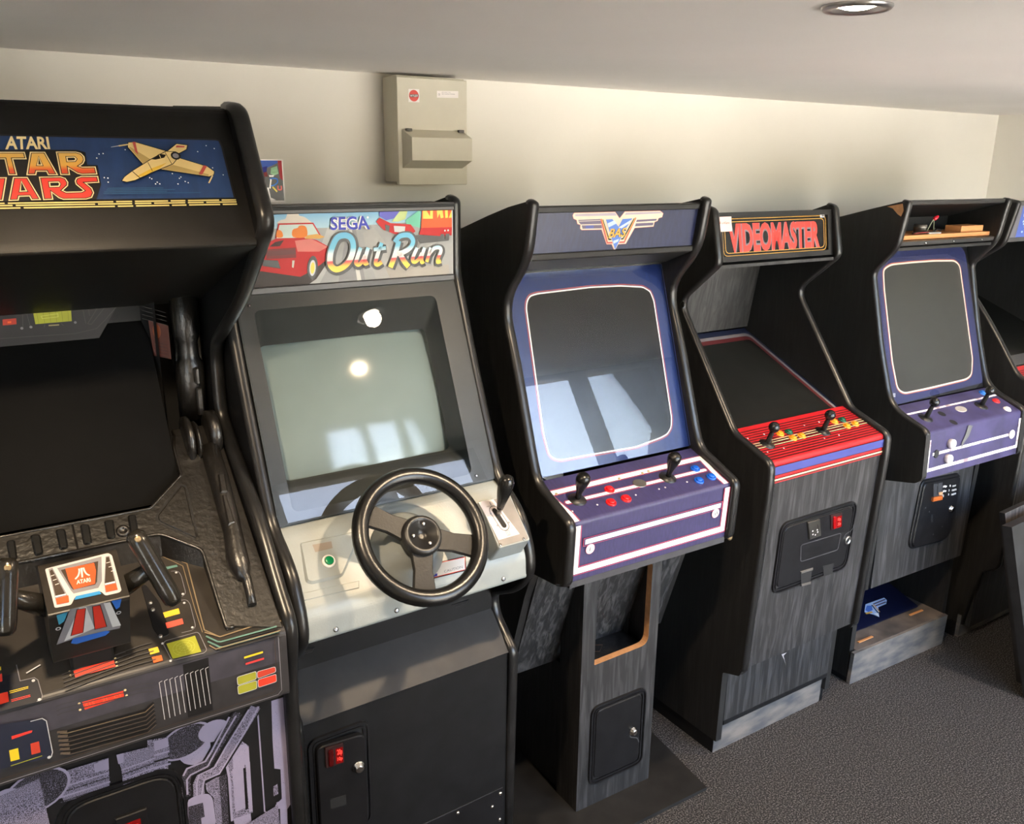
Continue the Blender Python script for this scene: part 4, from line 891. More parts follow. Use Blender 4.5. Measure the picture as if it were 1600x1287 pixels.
for q, fl in (([(2.1547,0.3424),(2.2124,0.3449),(2.214,0.3959),(2.1684,0.3936)], 1), ([(2.2658,0.3497),(2.3187,0.3514),(2.3244,0.3912),(2.2784,0.3893)], 0)):
    o = G().pp(F, q, .0, .0008, 0).build('coin_return', d, C, MATTE)
    if fl:
        for qq in ([(2.1524,0.3377),(2.2123,0.3401),(2.2142,0.3487),(2.1588,0.3468)], [(2.1671,0.3871),(2.2129,0.3905),(2.2146,0.3989),(2.1688,0.3958)]): G().pp(F, qq, .0005, .003, 0, .001).build('return_flap', o, C, mat('worn_flap', (.10, .09, .08), .5))
P = PN['vm_low']; G().pp(P, rect(xl, xr, -.002, P.L - .001), -.016, 0, 0).build('lower_front_panel', root, C, ASHF)
a = Art(P, .0006); a.poly([(2.2138,0.0766),(2.2399,0.0777),(2.2248,0.0852),(2.2433,0.1288),(2.2307,0.1021)], pr('chip_white', 170, 165, 168)); a.build('chipped_laminate', root, C)
G().box(xl, xr, 1.690, 1.715, .112, .132, 0, .002).build('kick_rail', root, C, BLACK)
KICK = mat('worn_kick_board', (.075, .075, .078), .8, col2=(.20, .17, .145), scale=9, stretch=(1, 1, 3), lo=.35, hi=.7, detail=6, bump=.2)
P = PN['vm_kick']; G().pp(P, rect(xl - .016, xr, .002, P.L), -.015, 0, 0).build('kick_board', root, C, KICK)
for x0 in (1.938, 2.488): G().box(x0, x0 + .014, 1.712, 2.40, 0, .06, 0).build('plinth_side', root, C, BLACK)
G().lathe((1.9295, 1.98, 1.475), (-1, 0, 0), [(.010, 0), (.009, .002), (.004, .003)], 0, 14).build('cap', root, C, PLASTIC)
G().box(xl, xr, 2.395, 2.415, .1, 1.59, 0).build('back_panel', root, C, BLACK)

# ================================================================ cabinet with the empty marquee box
C = 'f4'
root = thing('arcade_cabinet', 'black cabinet with an open empty sign box and a worn violet control panel', 'arcade machine', C, 'arcade machines along the back wall')
prof = [(1.84, 1.786), (1.820, 1.783), (1.842, 1.638), (1.914, 1.556), (1.920, 1.535), (1.858, 1.300), (1.788, 1.098), (1.650, 1.050), (1.637, 1.034), (1.630, .881), (1.652, .862), (1.775, .835), (1.788, .42), (1.790, .395)]
fp = rounded(prof, [0, .006, .03, .05, .03, .06, .06, .012, .012, .012, .01, 0, 0, 0], 5, closed=False)
for x0 in (2.625, 3.20):
    lowp = [(1.83, .39), (1.842, .13), (1.80, .12), (1.80, .0)] if True else []
    o = G().prism_x(fp + [(1.815, .39), (1.815, .02), (2.40, .02), (2.40, 1.60), (2.25, 1.672), (2.10, 1.718), (1.95, 1.758)], x0, x0 + .025, 0).build('side_panel', root, C, ASH)
    G().trim(fp[:46], x0, x0 + .025, 0).build('edge_trim', o, C, TRIM)
a = G().pp(Panel(None, (2.6246, 0, 0), (0, -1, 0), (0, 0, -1)), [(-1.838, -1.779), (-1.895, -1.767), (-1.872, -1.762), (-1.852, -1.745), (-1.838, -1.738), (-1.831, -1.757)], -.0005, .0006, 0).build('chipped_corner', root, C, MDF)
xl, xr = 2.65, 3.20
P = PN['f4_marq']
for v0, v1 in ((-.006, .008), (.130, .145)): G().pp(P, rect(xl, xr, v0, v1), -.012, .002, 0, .002).build('sign_rail', root, C, mat('rail_black', (.03, .03, .03), .35))
for uv in ((2.79, .138), (2.95, .138), (3.12, .138)): bolt(P, uv, root, C, .0035, off=.002)
G().sheet_x([(2.055, 1.718), (1.836, 1.778)], xl, xr, 0, .006).build('top_panel', root, C, BLACK)
G().box(xl, xr, 2.04, 2.055, 1.625, 1.722, 0).build('sign_box_back', root, C, MATTE)
G().box(xl, xr, 1.855, 2.04, 1.622, 1.632, 0).build('sign_box_floor', root, C, MATTE)
q = [(2.6872,1.6706),(3.215,1.6704),(3.2187,1.6573),(2.6907,1.6545)]
zt = (q[0][1] + q[1][1]) / 2; zb = (q[2][1] + q[3][1]) / 2; G().box(xl + .001, q[1][0], 1.868, 2.0, zb, zt, 0, .001).build('shelf_board', root, C, PINE)
# loose things on that shelf
zs = zt + .0002
bx = [(3.0428,1.6919),(3.178,1.6938)]
tag(G().box(bx[0][0], bx[1][0], 1.882, 1.945, zs, zs + .022, 0, .001).build('wooden_block', None, C, PINE), 'small raw pine block on the shelf inside the open sign box', 'wood block')
cc = (2.8363,1.7004)
o = G().lathe((cc[0], 1.905, zs), (0, 0, 1), [(.021, 0), (.021, .020), (.0225, .021), (.0225, .024), (.0215, .025), (.0215, .031), (.018, .032)], 0, 28).build('metal_tin', None, C, mat('dull_tin', (.20, .19, .17), .4, .8)); tag(o, 'small round dull metal tin on the shelf in the open sign box', 'tin')
t = thing('lamp_holder_wiring', 'loop of loose wires with a red connector on the sign box shelf', 'wires', C)
rc = (2.8946,1.7242); z0 = zs + .0042
G().tube(smooth_pts([(cc[0] + .03, 1.90, z0), (cc[0] + .035, 1.89, z0 + .03), (rc[0] - .012, 1.89, rc[1] - .006), (rc[0] - .004, 1.892, z0 + .032), (rc[0] + .01, 1.90, z0 + .018), (rc[0] + .02, 1.905, z0)], 5), .0016, 0, 6).build('wire', t, C, mat('wire_grey_green', (.25, .27, .18), .5))
G().tube(smooth_pts([(cc[0] - .07, 1.885, z0), (cc[0] - .02, 1.88, z0 + .004), (cc[0] + .04, 1.882, z0 + .002), (cc[0] + .09, 1.90, z0 + .008), (cc[0] + .13, 1.91, z0 + .003)], 5), .003, 0, 6).build('cable', t, C, MATTE)
G().tube(smooth_pts([(cc[0] - .075, 1.875, z0), (cc[0] - .03, 1.872, z0 + .003), (cc[0] + .01, 1.876, z0 + .002)], 5), .0022, 0, 6).build('red_wire', t, C, pr('dull_red_wire', 120, 40, 36))
G().lathe((rc[0] - .010, 1.89, rc[1] - .005), (.85, -.1, .5), [(.004, 0), (.0065, .004), (.0065, .014), (.004, .022), (.001, .024)], 0, 12).build('connector', t, C, pr('connector_red', 200, 30, 50, .3))
tag(G().box(cc[0] + .005, cc[0] + .075, 1.872, 1.895, zs, zs + .006, 0, .001).build('starter_strip', None, C, mat('grey_starter', (.30, .29, .28), .5)), 'flat grey strip lying at the front edge of the sign box shelf', 'strip')
# bezel, screen
P = PN['f4_bezel']
BZ4 = mat('blue_bezel_worn', srgb(36, 41, 82), .42, var=.12, scale=60)
q = rounded([(xl, 0), (xr - .02, 0), (xr - .004, P.L - .02), (xl, P.L - .004)], [.02, .06, .01, .01], 6)
G().pp(P, rect(xl, xr, 0, P.L - .004), -.012, -.006, 0).build('screen_surround', root, C, BLACK)
G().pp(P, q, -.006, -.003, 0).build('screen_bezel', root, C, BZ4)
ol = rounded([(2.6785,0.1356),(2.686,0.0643),(2.7341,0.048),(2.8551,0.0463),(2.9808,0.0465),(3.1106,0.052),(3.1419,0.0749),(3.1446,0.1658),(3.1533,0.4298),(3.1354,0.4922),(3.0986,0.5061),(2.8812,0.5116),(2.7215,0.5128),(2.6858,0.4906),(2.6747,0.3919)], [.01, .02, .02, .01, .01, .02, .02, .01, .01, .02, .02, .01, .02, .02, .01], 3)
a = Art(P, -.0028); a.poly(ol, pr('keyline_rust', 160, 80, 66)); a.poly(inset(ol, .0035), pr('keyline_cream', 226, 210, 192)); a.poly(inset(ol, .0085), SCREENG); a.build('screen', root, C)
a = Art(P, -.0028); a.text('REFLEX', [(2.6422,0.4977),(2.679,0.5005),(2.6779,0.5066),(2.6431,0.5035)], LGREY, .03); a.text('GAMES', [(2.6466,0.5058),(2.6757,0.5076),(2.6747,0.5132),(2.6466,0.5108)], LGREY, .03); a.build('maker_mark', root, C, 'tiny pale maker lettering')
cabinet_glass(P, xl + .001, xr - .001, .003, P.L - .006, .002, root, C)
# control panel
P = PN['f4_slope']; Q = PN['f4_front']
VI4 = mat('violet_overlay_worn', srgb(58, 53, 90), .5, var=.25, scale=14, detail=6)
cp = rounded([(1.792, 1.094), (1.644, 1.040), (1.636, .877)], [0, .010, 0], 5, closed=False)
G().sheet_x(cp, xl, xr, 0, .004).build('control_panel', root, C, VI4)
WO = mat('worn_white_print', srgb(150, 130, 134), .55, col2=srgb(236, 228, 230), scale=30, lo=.38, hi=.5, detail=6); pL = P.L - .026
a = Art(P, .0008)
A_, B_ = (2.6514,0.0494), (3.2166,0.0437)
yv = (A_[1] + B_[1]) / 2
a.line([(xl + .004, pL), (xl + .004, .115), (A_[0], yv), (B_[0], yv), (xr - .004, .115), (xr - .004, pL)], .009, WO)
A_, B_ = (2.677,0.104), (3.1853,0.0992); yv = (A_[1] + B_[1]) / 2; a.line([(A_[0], yv), (B_[0], yv)], .010, WO)
a.build('panel_stripe', root, C)
a = Art(Q, .0008); a.line([(xl + .006, .02), (xl + .006, Q.L - .03), (xr - .006, Q.L - .03), (xr - .006, .02)], .012, WO)
A_, B_ = (2.6779,0.0725), (3.1326,0.0743); yv = (A_[1] + B_[1]) / 2; a.line([(A_[0], yv), (B_[0], yv)], .010, WO)
a.poly([(2.8683,-0.0017),(2.8944,0.0038),(2.8795,0.0398),(2.854,0.0603),(2.8413,0.0829),(2.8411,0.0583),(2.8595,0.0275)], mat('bare_metal_scratch', (.12, .12, .115), .6))
a.build('front_stripe', root, C)
joystick(P, (2.7237,0.0825), root, C, 'ball', hgt=.068)
joystick(P, (3.0492,0.0838), root, C, 'ball', hgt=.068)
button(P, (3.1524,0.0774), root, C, pr('red_button_worn', 206, 40, 44)); button(P, (3.1478,0.0222), root, C, pr('blue_button_worn', 30, 100, 180)); button(P, (3.1446,0.1302), root, C, WHITE)
for uv in [(2.8189,0.0797),(2.8165,0.1311)]: G().pp(P, ell(uv, .0145, .0145, 20), .0005, .0016, 0).build('empty_hole', root, C, MATTE)
G().pp(P, ell((2.9333,0.0781), .027, .017, 24), 0, .003, 0, .001).build('blank_plate', root, C, mat('worn_cream_metal', (.42, .39, .36), .45, .3))
for uv in [(2.7733,0.049),(2.766,0.1024)]:
    o = G().lathe(Q.p(uv[0], uv[1], 0), Q.N, [(.0165, -.001), (.0165, .012), (.0155, .014), (.0130, .0145), (.0125, .011), (.002, .0105)], 0, 24).build('button', root, C, mat('clear_white_button', (.60, .56, .57), .15))
G().pp(Q, ell((3.1535,0.0753), .0165, .0165, 24), 0, .003, 0, .001).build('button_plug', root, C, WHITE)
G().pp(Q, ell((2.6995,0.0746), .0130, .0145, 20), .0005, .0020, 0).build('empty_hole', root, C, MATTE)
# lower body
P = PN['f4_low']; G().pp(P, rect(xl - .001, xr + .001, -.002, P.L), -.016, 0, 0).build('front_panel', root, C, ASHF)
dq = rounded([(2.8738,0.0833),(3.0988,0.0954),(3.1033,0.3003),(3.0687,0.349),(2.8479,0.3357)], [.02, .02, .05, .05, .03], 6)
G().pp(P, inset(dq, -.010), -.001, .008, 0, .003).build('door_backing', root, C, METALB)
d = G().pp(P, dq, .008, .014, 0, .003).build('coin_door', root, C, METALB)
F = Panel(None, P.p(0, 0, .014), P.U, P.V)
cs = G().pp(F, [(2.9223,0.0932),(2.9782,0.0977),(2.9863,0.1507),(2.933,0.1469)], 0, .004, 0, .001).build('coin_plate', d, C, mat('coin_plate_dark', (.05, .05, .055), .3))
G().pp(F, [(2.943,0.0962),(2.9504,0.0967),(2.9567,0.1419),(2.9511,0.1414)], .004, .0044, 0).build('coin_slot', d, C, MATTE)
G().pp(F, [(2.9258,0.1472),(2.9824,0.1499),(2.9854,0.1674),(2.9266,0.1635)], .0, .010, 0, .002).build('reject_button', d, C, pr('orange_plastic', 190, 96, 40, .4))
G().pp(F, [(2.9604,0.1337),(2.9818,0.1348),(2.9835,0.1466),(2.963,0.1456)], .004, .008, 0, .001).build('coin_guide', d, C, pr('tan_plastic', 196, 150, 110, .5))
a = Art(F, .0006)
a.text('10p', [(2.9896,0.1139),(3.0137,0.1154),(3.0152,0.1262),(2.9911,0.1246)], WHITE, .03); a.text('1', [(3.0313,0.1187),(3.037,0.1189),(3.0389,0.1271),(3.0332,0.1269)], WHITE, .03); a.text('CREDIT', [(3.0486,0.1241),(3.0731,0.1257),(3.0741,0.1319),(3.0495,0.1303)], WHITE, .03)
a.text('50p', [(2.9907,0.1329),(3.0142,0.1338),(3.0157,0.145),(2.9922,0.144)], WHITE, .03); a.text('2', [(3.0278,0.1361),(3.0345,0.1365),(3.0353,0.1445),(3.0287,0.1441)], WHITE, .03); a.text('CREDITS', [(3.0487,0.141),(3.0794,0.1426),(3.0806,0.1496),(3.0498,0.1479)], WHITE, .03)
a.text('£1', [(2.9863,0.1507),(3.0004,0.1513),(3.0019,0.1622),(2.9878,0.1615)], WHITE, .03); a.text('5', [(3.0288,0.1529),(3.0345,0.1531),(3.0358,0.1609),(3.0301,0.1607)], WHITE, .03); a.text('CREDITS', [(3.0488,0.158),(3.08,0.1592),(3.0811,0.1661),(3.0499,0.1649)], WHITE, .03)
a.build('price_list', d, C, 'white coin price lettering')
lock(F, (3.0624,0.2211), d, C)
G().pp(F, [(2.9395,0.2211),(2.9522,0.2222),(2.9562,0.2534),(2.944,0.2526)], 0, .0006, 0).build('key_slot', d, C, MATTE)
sm = Art(F, .0006); sm.dots([(2.9706,0.3069),(3.0223,0.2865),(2.9246,0.205),(2.8966,0.1843)], .0030, mat('scuff_grey', (.10, .10, .10), .6)); sm.build('scuff', d, C)
G().box(xl, xr, 1.80, 2.38, .118, .135, 0, .001).build('inner_floor', root, C, mat('worn_floor_board', (.05, .045, .043), .7, col2=(.14, .115, .10), scale=8, bump=.2))
P = PN['f4_kick']; G().pp(P, rect(xl - .028, xr + .004, .016, P.L), -.015, 0, 0).build('kick_board', root, C, KICK)
for x0 in (2.626, 3.20): G().box(x0, x0 + .024, 1.812, 2.40, 0, .05, 0).build('plinth_side', root, C, BLACK)
G().box(xl, xr, 2.385, 2.40, .135, 1.6, 0).build('back_panel', root, C, MATTE)
# a loose sign sheet and two bare strips lying on that floor
SH = PN['f4_sheet']
q = G().pp(SH, rect(2.69, 3.15, .0, .20), -.003, 0, 0).build('loose_sign_sheet', None, C, pr('sheet_navy', 13, 18, 44, .35)); tag(q, 'loose dark blue sign sheet with a winged emblem lying inside the open base', 'sign sheet')
a = Art(SH, .0003)
a.poly([(2.9256,0.1057),(3.0432,0.1075),(3.0411,0.1237),(3.0185,0.1377),(2.9668,0.1382),(2.9201,0.1811),(2.9071,0.1612),(2.882,0.1368)], PB); a.line([(2.9606,0.1174),(3.0385,0.1165)], .006, VIO); a.line([(2.9608,0.1286),(3.0282,0.1289)], .006, VIO)
a.poly([(2.9246,0.1133),(2.9463,0.1213),(2.9276,0.1418),(2.8982,0.1429),(2.8954,0.1298)], BL); a.line([(2.9499,0.1184),(2.936,0.1631)], .006, INK); a.line([(2.9588,0.1199),(2.9476,0.1614)], .005, GO); a.line([(2.8801,0.1451),(2.9154,0.1493)], .008, GO); a.poly([(2.9142,0.1579),(2.9339,0.1623),(2.9201,0.1811)], WHITE); a.build('emblem', q, C)
for k, (x, y) in enumerate(((2.70, 1.83), (3.06, 1.86))):
    o = G().box(x, x + .085, y, y + .010, .1352, .139, 0, .001).build('wooden_strip', None, C, PINE); tag(o, ('short bare wooden strip on the plinth shelf, at its left end', 'short bare wooden strip on the plinth shelf, at its right end')[k], 'wood strip', 'bare wooden strips on the plinth shelf')

# ================================================================ last cabinet, cut by the frame
C = 'f5'
root = thing('arcade_cabinet', 'last black cabinet in the corner, with a blue sign and red striped panel', 'arcade machine', C, 'arcade machines along the back wall')
prof = [(1.79, 1.778), (1.758, 1.772), (1.788, 1.620), (1.95, 1.50), (1.785, 1.312), (1.655, 1.136), (1.600, 1.116), (1.592, 1.10), (1.60, .36), (1.66, .32), (1.70, .06)]
sides('f5', root, prof, 3.36, 3.94, .025, ASH, None, [0, .008, .02, .05, .08, .05, .015, .01, .02, .01, 0], bz=1.56)
xl, xr = 3.365, 3.915
P = PN['f5_marq']
for v0, v1 in ((-.006, .010), (.130, .146)): G().pp(P, rect(xl, xr, v0, v1), -.01, .002, 0, .001).build('sign_rail', root, 'f5', mat('rail_grey_dark', (.06, .06, .06), .4))
G().pp(P, rect(xl, xr, .008, .132), -.008, -.002, 0).build('marquee_panel', root, 'f5', pr('sign_slate', 104, 104, 112, .3))
a = Art(P, -.0016); a.poly([(3.425, .012), (3.50, .012), (3.50, .130), (3.435, .130)], pr('sign_blue', 74, 96, 176, .3)); a.poly([(3.51, .012), (3.90, .012), (3.90, .130), (3.51, .130)], pr('sign_slate_blue', 84, 96, 140, .3))
for k in range(9): a.poly(ell((3.445 + .006 * (k % 4) + .003 * k, .03 + .010 * k), .004, .003 + .002 * (k % 3), 8, k), pr('sign_splash', 186, 206, 230, .3))
a.poly(ell((3.447, .042), .0045, .012, 10, -.3), WHITE); a.build('marquee_artwork', root, 'f5')
G().sheet_x([(2.38, 1.565), (1.80, 1.768)], xl, xr, 0, .006).build('top_panel', root, 'f5', BLACK)
G().box(xl, xr, 2.20, 2.215, 1.36, 1.62, 0).build('rear_panel', root, 'f5', ASHD)
P = PN['f5_screen']; G().pp(P, rect(xl, xr, 0, P.L), -.012, -.002, 0).build('screen', root, 'f5', SCREEN)
a = Art(P, -.0016); a.poly(rect(xl, xr, P.L - .09, P.L - .03), pr('surround_slate', 70, 70, 72, .3)); a.line([(xl, P.L - .018), (xr, P.L - .018)], .008, pr('surround_cream', 150, 140, 140)); a.build('surround_print', root, 'f5')
cp = rounded([(1.69, 1.158), (1.604, 1.118), (1.602, 1.05)], [0, .008, 0], 3, closed=False); G().sheet_x(cp, xl, xr, 0, .008).build('control_panel', root, 'f5', REDP)
a = Art(PN['f5_slope'], .0008)
for k in range(6): a.line([(xl, .004 + k * .0095), (xr, .004 + k * .0095)], .0036, DR)
a.build('panel_stripe', root, 'f5')
G().box(xl, xr, 1.612, 1.63, .34, 1.05, 0).build('front_panel', root, 'f5', ASHF)
G().box(xl, xr, 1.67, 1.69, .06, .34, 0).build('lower_front_panel', root, 'f5', ASHD)
G().box(xl - .01, xr, 1.705, 1.72, 0, .10, 0).build('kick_board', root, 'f5', KICK)
G().box(xl, xr, 2.395, 2.415, .1, 1.55, 0).build('back_panel', root, 'f5', BLACK)
for x0 in (3.347, 3.92): G().box(x0, x0 + .012, 1.72, 2.40, 0, .062, 0).build('plinth_side', root, 'f5', BLACK)

# ================================================================ boards leaning at the right
def board(name, lab, quad, t, m, edge):
    g = G(); n = Vector((quad[1][0] - quad[0][0], quad[1][1] - quad[0][1], quad[1][2] - quad[0][2])).cross(Vector(quad[3]) - Vector(quad[0])).normalized()
    if n.y > 0: n = -n
    V = [Vector(q) for q in quad] + [Vector(q) - n * t for q in quad]
    g.add(V, [(0, 1, 2, 3)], 0); g.add(V, [(7, 6, 5, 4), (0, 4, 5, 1), (1, 5, 6, 2), (2, 6, 7, 3), (3, 7, 4, 0)], 1)
    return tag(g.build(name, None, 'room', [m, edge]), lab, 'board', 'loose boards leaning at the right')
BW = wood('board_wood', (.05, .045, .042), (.15, .13, .115), 'z', lo=.4, hi=.7); BE = mat('board_edge', (.020, .019, .019), .5, var=.3)
EL = mat('board_front', (.018, .018, .0185), .45, var=.3)
board('wooden_board', 'dark wood board at the right edge, rear one of two, with a pale top', [(3.083, 1.475, .700), (3.68, 1.475, .735), (3.85, 1.375, .0), (3.235, 1.375, .0)], .022, BW, BE)
board('wooden_board', 'dark board at the right edge, front one of two, its lower top in front', [(2.990, 1.400, .695), (3.62, 1.400, .730), (3.80, 1.292, .0), (3.150, 1.292, .0)], .034, EL, BE)
# ================================================================ yoke cabinet at the left
C = 'sw'
root = thing('arcade_cabinet', 'big black cabinet at the left with a spaceship sign, flight yoke and printed console', 'arcade machine', C, 'arcade machines along the back wall')
prof = [(1.6796, 1.9889), (1.6174, 1.984), (1.4988, 1.7913), (1.6885, 1.6362), (1.893, 1.5216), (1.9128, 1.4801), (1.9128, 1.3517), (1.8456, 1.2973), (1.6766, 1.1788), (1.5808, 1.0721), (1.5215, 1.0187), (1.5245, 0.9663), (1.5442, 0.8922), (1.5531, 0.5069), (1.5561, 0)]
XL, XR = -.21, .494
fp = rounded(prof, [0, .025, .03, .04, .03, .02, .03, .03, .05, .05, .04, .03, .03, 0, 0], 5, closed=False)
for x0 in (XL, XR - .026):
    o = G().prism_x(fp + [(2.045, 0), (2.045, 2.006)], x0, x0 + .026, 0).build('side_panel', root, C, BLACK)
    G().trim(fp, x0, x0 + .026, 0, .008).build('edge_trim', o, C, TRIM)
xl, xr = XL + .026, XR - .026
P = PN['sw_marq']
ub = [(0.2022,1.5947),(0.1947,1.5314)]
hood = rounded([(2.02, 1.987), (1.648, 1.985), (1.529, 1.769), (1.523, 1.755), (1.56, 1.742), (1.985, ub[0][1]), (2.02, ub[0][1])], [0, .02, .012, .012, .01, 0, 0], 4)
G().prism_x(hood, xl, xr, 0).build('hood', root, C, mat('hood_black', (.0085, .008, .0075), .5, spec=.25, bump=.05, bscale=300))
a = Art(P, .0003)
q = [(0.2355,0.0623),(0.437,0.0595),(0.4441,0.0635),(0.4466,0.0758),(0.4485,0.1732),(0.2167,0.1745)]; vt = (q[0][1] + q[1][1]) / 2; vb = (q[4][1] + q[5][1]) / 2
a.poly([(-.15, vt), (q[1][0], vt), (q[2][0], q[2][1]), (q[3][0], q[3][1]), (q[4][0], vb), (-.17, vb)], INK)
BLUE = mat('sign_blue_print', srgb(36, 60, 102), .35, var=.10, scale=60, stretch=(1, .3, .3))
a.poly([(-.147, vt + .003), (q[1][0] - .001, vt + .003), (q[2][0] - .003, q[2][1] + .002), (q[3][0] - .003, q[3][1]), (q[4][0] - .003, vb - .0015), (-.167, vb - .0015)], BLUE)
DASHC = pr('dash_cream', 206, 190, 118)
for row, (e0, e1, brk) in enumerate([((0.2161,0.1778), (0.4504,0.1768), [(0.2533,0.1774),(0.2817,0.1772),(0.3377,0.1771),(0.3656,0.1771),(0.4215,0.1767)]), ((0.2154,0.1818), (0.4501,0.1811), [(0.2255,0.182),(0.2809,0.1822),(0.3106,0.1822),(0.3646,0.1821),(0.3947,0.1816)]), ((0.2146,0.1864), (0.45,0.1857), [(0.254,0.1862),(0.2816,0.1864),(0.3378,0.1863),(0.3654,0.186),(0.4212,0.186)])]):
    v = (e0[1] + e1[1]) / 2; us = [-.16, -.05 - .02 * row, .03 + .015 * row, .10 + .01 * row] + [b[0] for b in brk] + [e1[0]]
    for i in range(len(us) - 1): a.line([(us[i] + .0022, v), (us[i + 1] - .0022, v)], .0024, DASHC)
a.text('ATARI', [(0.1157,0.0658),(0.1747,0.0652),(0.1744,0.0867),(0.1119,0.0882)], CREAM, .03)
LET = [("-60,355 355,355 385,462 190,462 250,690 118,690 65,462 -60,462", None), ("430,355 645,355 835,690 690,690 665,640 530,640 520,690 378,690", "555,430 605,548 535,548"),
       ("800,355 1090,355 1160,375 1210,425 1218,480 1195,530 1150,560 1180,572 1370,568 1398,682 1180,688 1110,672 990,600 1005,690 865,690", "955,435 1065,432 1095,460 1075,490 965,495")]
UP = ramp_z('sign_fire_print', [(1.842, srgb(200, 56, 44)), (1.868, srgb(202, 58, 44)), (1.879, srgb(208, 84, 44)), (1.886, srgb(214, 160, 70)), (1.91, srgb(210, 168, 88))], .38)
def letter(poly, holes, m):
    a.line(poly, .0085, INK, True)
def fill(poly, hole, m):
    a.poly(poly, CREAM); a.poly(inset(poly, .0016), INK); a.poly(inset(poly, .0028), m)
    if hole: a.poly(inset(hole, -.0016), INK); a.poly(inset(hole, -.0006), CREAM); a.poly(inset(hole, .0012), INK)
up = [([(0.0986,0.0927),(0.1379,0.0921),(0.1388,0.1048),(0.1202,0.105),(0.1218,0.1318),(0.1094,0.1318),(0.1084,0.1051),(0.0968,0.1053)], None), ([(0.1451,0.092),(0.1661,0.0917),(0.1784,0.1318),(0.1641,0.1318),(0.1626,0.1259),(0.1495,0.1259),(0.1476,0.1318),(0.134,0.1318)], [(0.1559,0.1008),(0.1585,0.1149),(0.1517,0.1149)]),
      ([(0.1814,0.0914),(0.2106,0.091),(0.2173,0.0933),(0.2214,0.0994),(0.2211,0.1062),(0.2177,0.1123),(0.2125,0.116),(0.2153,0.1174),(0.2349,0.1168),(0.2354,0.1308),(0.213,0.1316),(0.2062,0.1296),(0.1956,0.1209),(0.1953,0.1318),(0.1814,0.1318)], [(0.1953,0.1009),(0.2065,0.1005),(0.2089,0.1038),(0.2063,0.1075),(0.1951,0.1082)])]
dn = [([(0.0914,0.1359),(0.1071,0.1359),(0.0962,0.1748),(0.0829,0.1746)], None), ([(0.1152,0.1356),(0.1351,0.1356),(0.1478,0.1743),(0.1343,0.1746),(0.1324,0.1682),(0.1191,0.1686),(0.117,0.1749),(0.1031,0.1753)], [(0.1255,0.1424),(0.1304,0.1594),(0.1209,0.1599)]),
      ([(0.1505,0.1354),(0.1814,0.1348),(0.1878,0.1378),(0.1906,0.145),(0.1892,0.151),(0.181,0.1587),(0.185,0.1612),(0.2066,0.1606),(0.2094,0.159),(0.2005,0.1487),(0.2,0.1427),(0.2029,0.1373),(0.2105,0.1342),(0.2356,0.134),(0.2356,0.1459),(0.2165,0.147),(0.2233,0.1549),(0.2249,0.1634),(0.2204,0.1718),(0.2118,0.1747),(0.1789,0.1748),(0.1725,0.1717),(0.1646,0.1627),(0.1647,0.1745),(0.1505,0.1749)], [(0.1635,0.1449),(0.1769,0.1444),(0.1783,0.148),(0.1761,0.1521),(0.1633,0.1526)])]
a.poly([(0.0769,0.0896),(0.2122,0.0873),(0.2243,0.0914),(0.2231,0.1135),(0.2385,0.114),(0.2379,0.1477),(0.2261,0.1743),(0.0647,0.1752)], INK)
for p, h in up: fill(p, h, UP)
for p, h in dn: fill(p, h, RED)
a.line([(up[0][0][0][0] - .06, up[0][0][0][1] + .006), (up[0][0][0][0], up[0][0][0][1] + .006)], .010, CREAM); a.line([(up[0][0][0][0] - .06, up[0][0][0][1] + .006), (up[0][0][0][0], up[0][0][0][1] + .006)], .007, UP)
# a plain dart-shaped rocket plane and stars
a.dots([(0.2435,0.0957),(0.2497,0.0948),(0.2389,0.1029),(0.2845,0.0873),(0.4002,0.0889),(0.4167,0.0773),(0.4294,0.0826),(0.4346,0.1323),(0.2442,0.1373),(0.2494,0.1382),(0.2486,0.1453),(0.3135,0.1375),(0.3163,0.1396),(0.3238,0.1457),(0.3206,0.1488),(0.3272,0.1488),(0.3507,0.13),(0.3605,0.1388),(0.3634,0.1363),(0.3563,0.149),(0.3688,0.1445),(0.3733,0.1468),(0.4193,0.1191)], .0011, WHITE)
SHIP = pr('rocket_cream', 216, 190, 128); SHIPS = pr('rocket_shade', 176, 150, 92); YE = pr('rocket_yellow', 214, 172, 56)
def shp(p, m, o=.0012): a.poly(inset(p, -o), INK); a.poly(p, m)
shp([(0.3084,0.1144),(0.2895,0.0824),(0.2917,0.0745),(0.3023,0.0734),(0.3496,0.0896),(0.3483,0.0964)], SHIP); a.poly([(0.3086,0.1135),(0.2909,0.0832),(0.2933,0.0823),(0.3221,0.1055)], SHIPS)
shp([(0.3283,0.1212),(0.356,0.1052),(0.3617,0.0998),(0.4107,0.1173),(0.4203,0.1263),(0.4184,0.1317),(0.4104,0.1353)], SHIP); a.poly([(0.3314,0.1212),(0.4089,0.1344),(0.4103,0.1317),(0.3543,0.1141)], SHIPS)
a.line([(0.2903,0.078),(0.2758,0.0809)], .0022, SHIP); a.line([(0.4164,0.1335),(0.407,0.1479)], .0022, SHIP); a.line([(0.2758,0.0809),(0.2636,0.0834)], .001, LGREY)
shp([(0.3476,0.092),(0.3679,0.0756),(0.3848,0.0779),(0.3818,0.0852),(0.3651,0.0944)], SHIP); a.poly([(0.3673,0.0783),(0.3805,0.0795),(0.3792,0.082),(0.365,0.0823)], CH)
shp([(0.2699,0.1434),(0.2747,0.1369),(0.2883,0.1266),(0.3223,0.1046),(0.3479,0.0902),(0.3634,0.0909),(0.3663,0.0962),(0.3626,0.1033),(0.3546,0.1123),(0.3179,0.1283),(0.29,0.1421),(0.2768,0.1454)], SHIP)
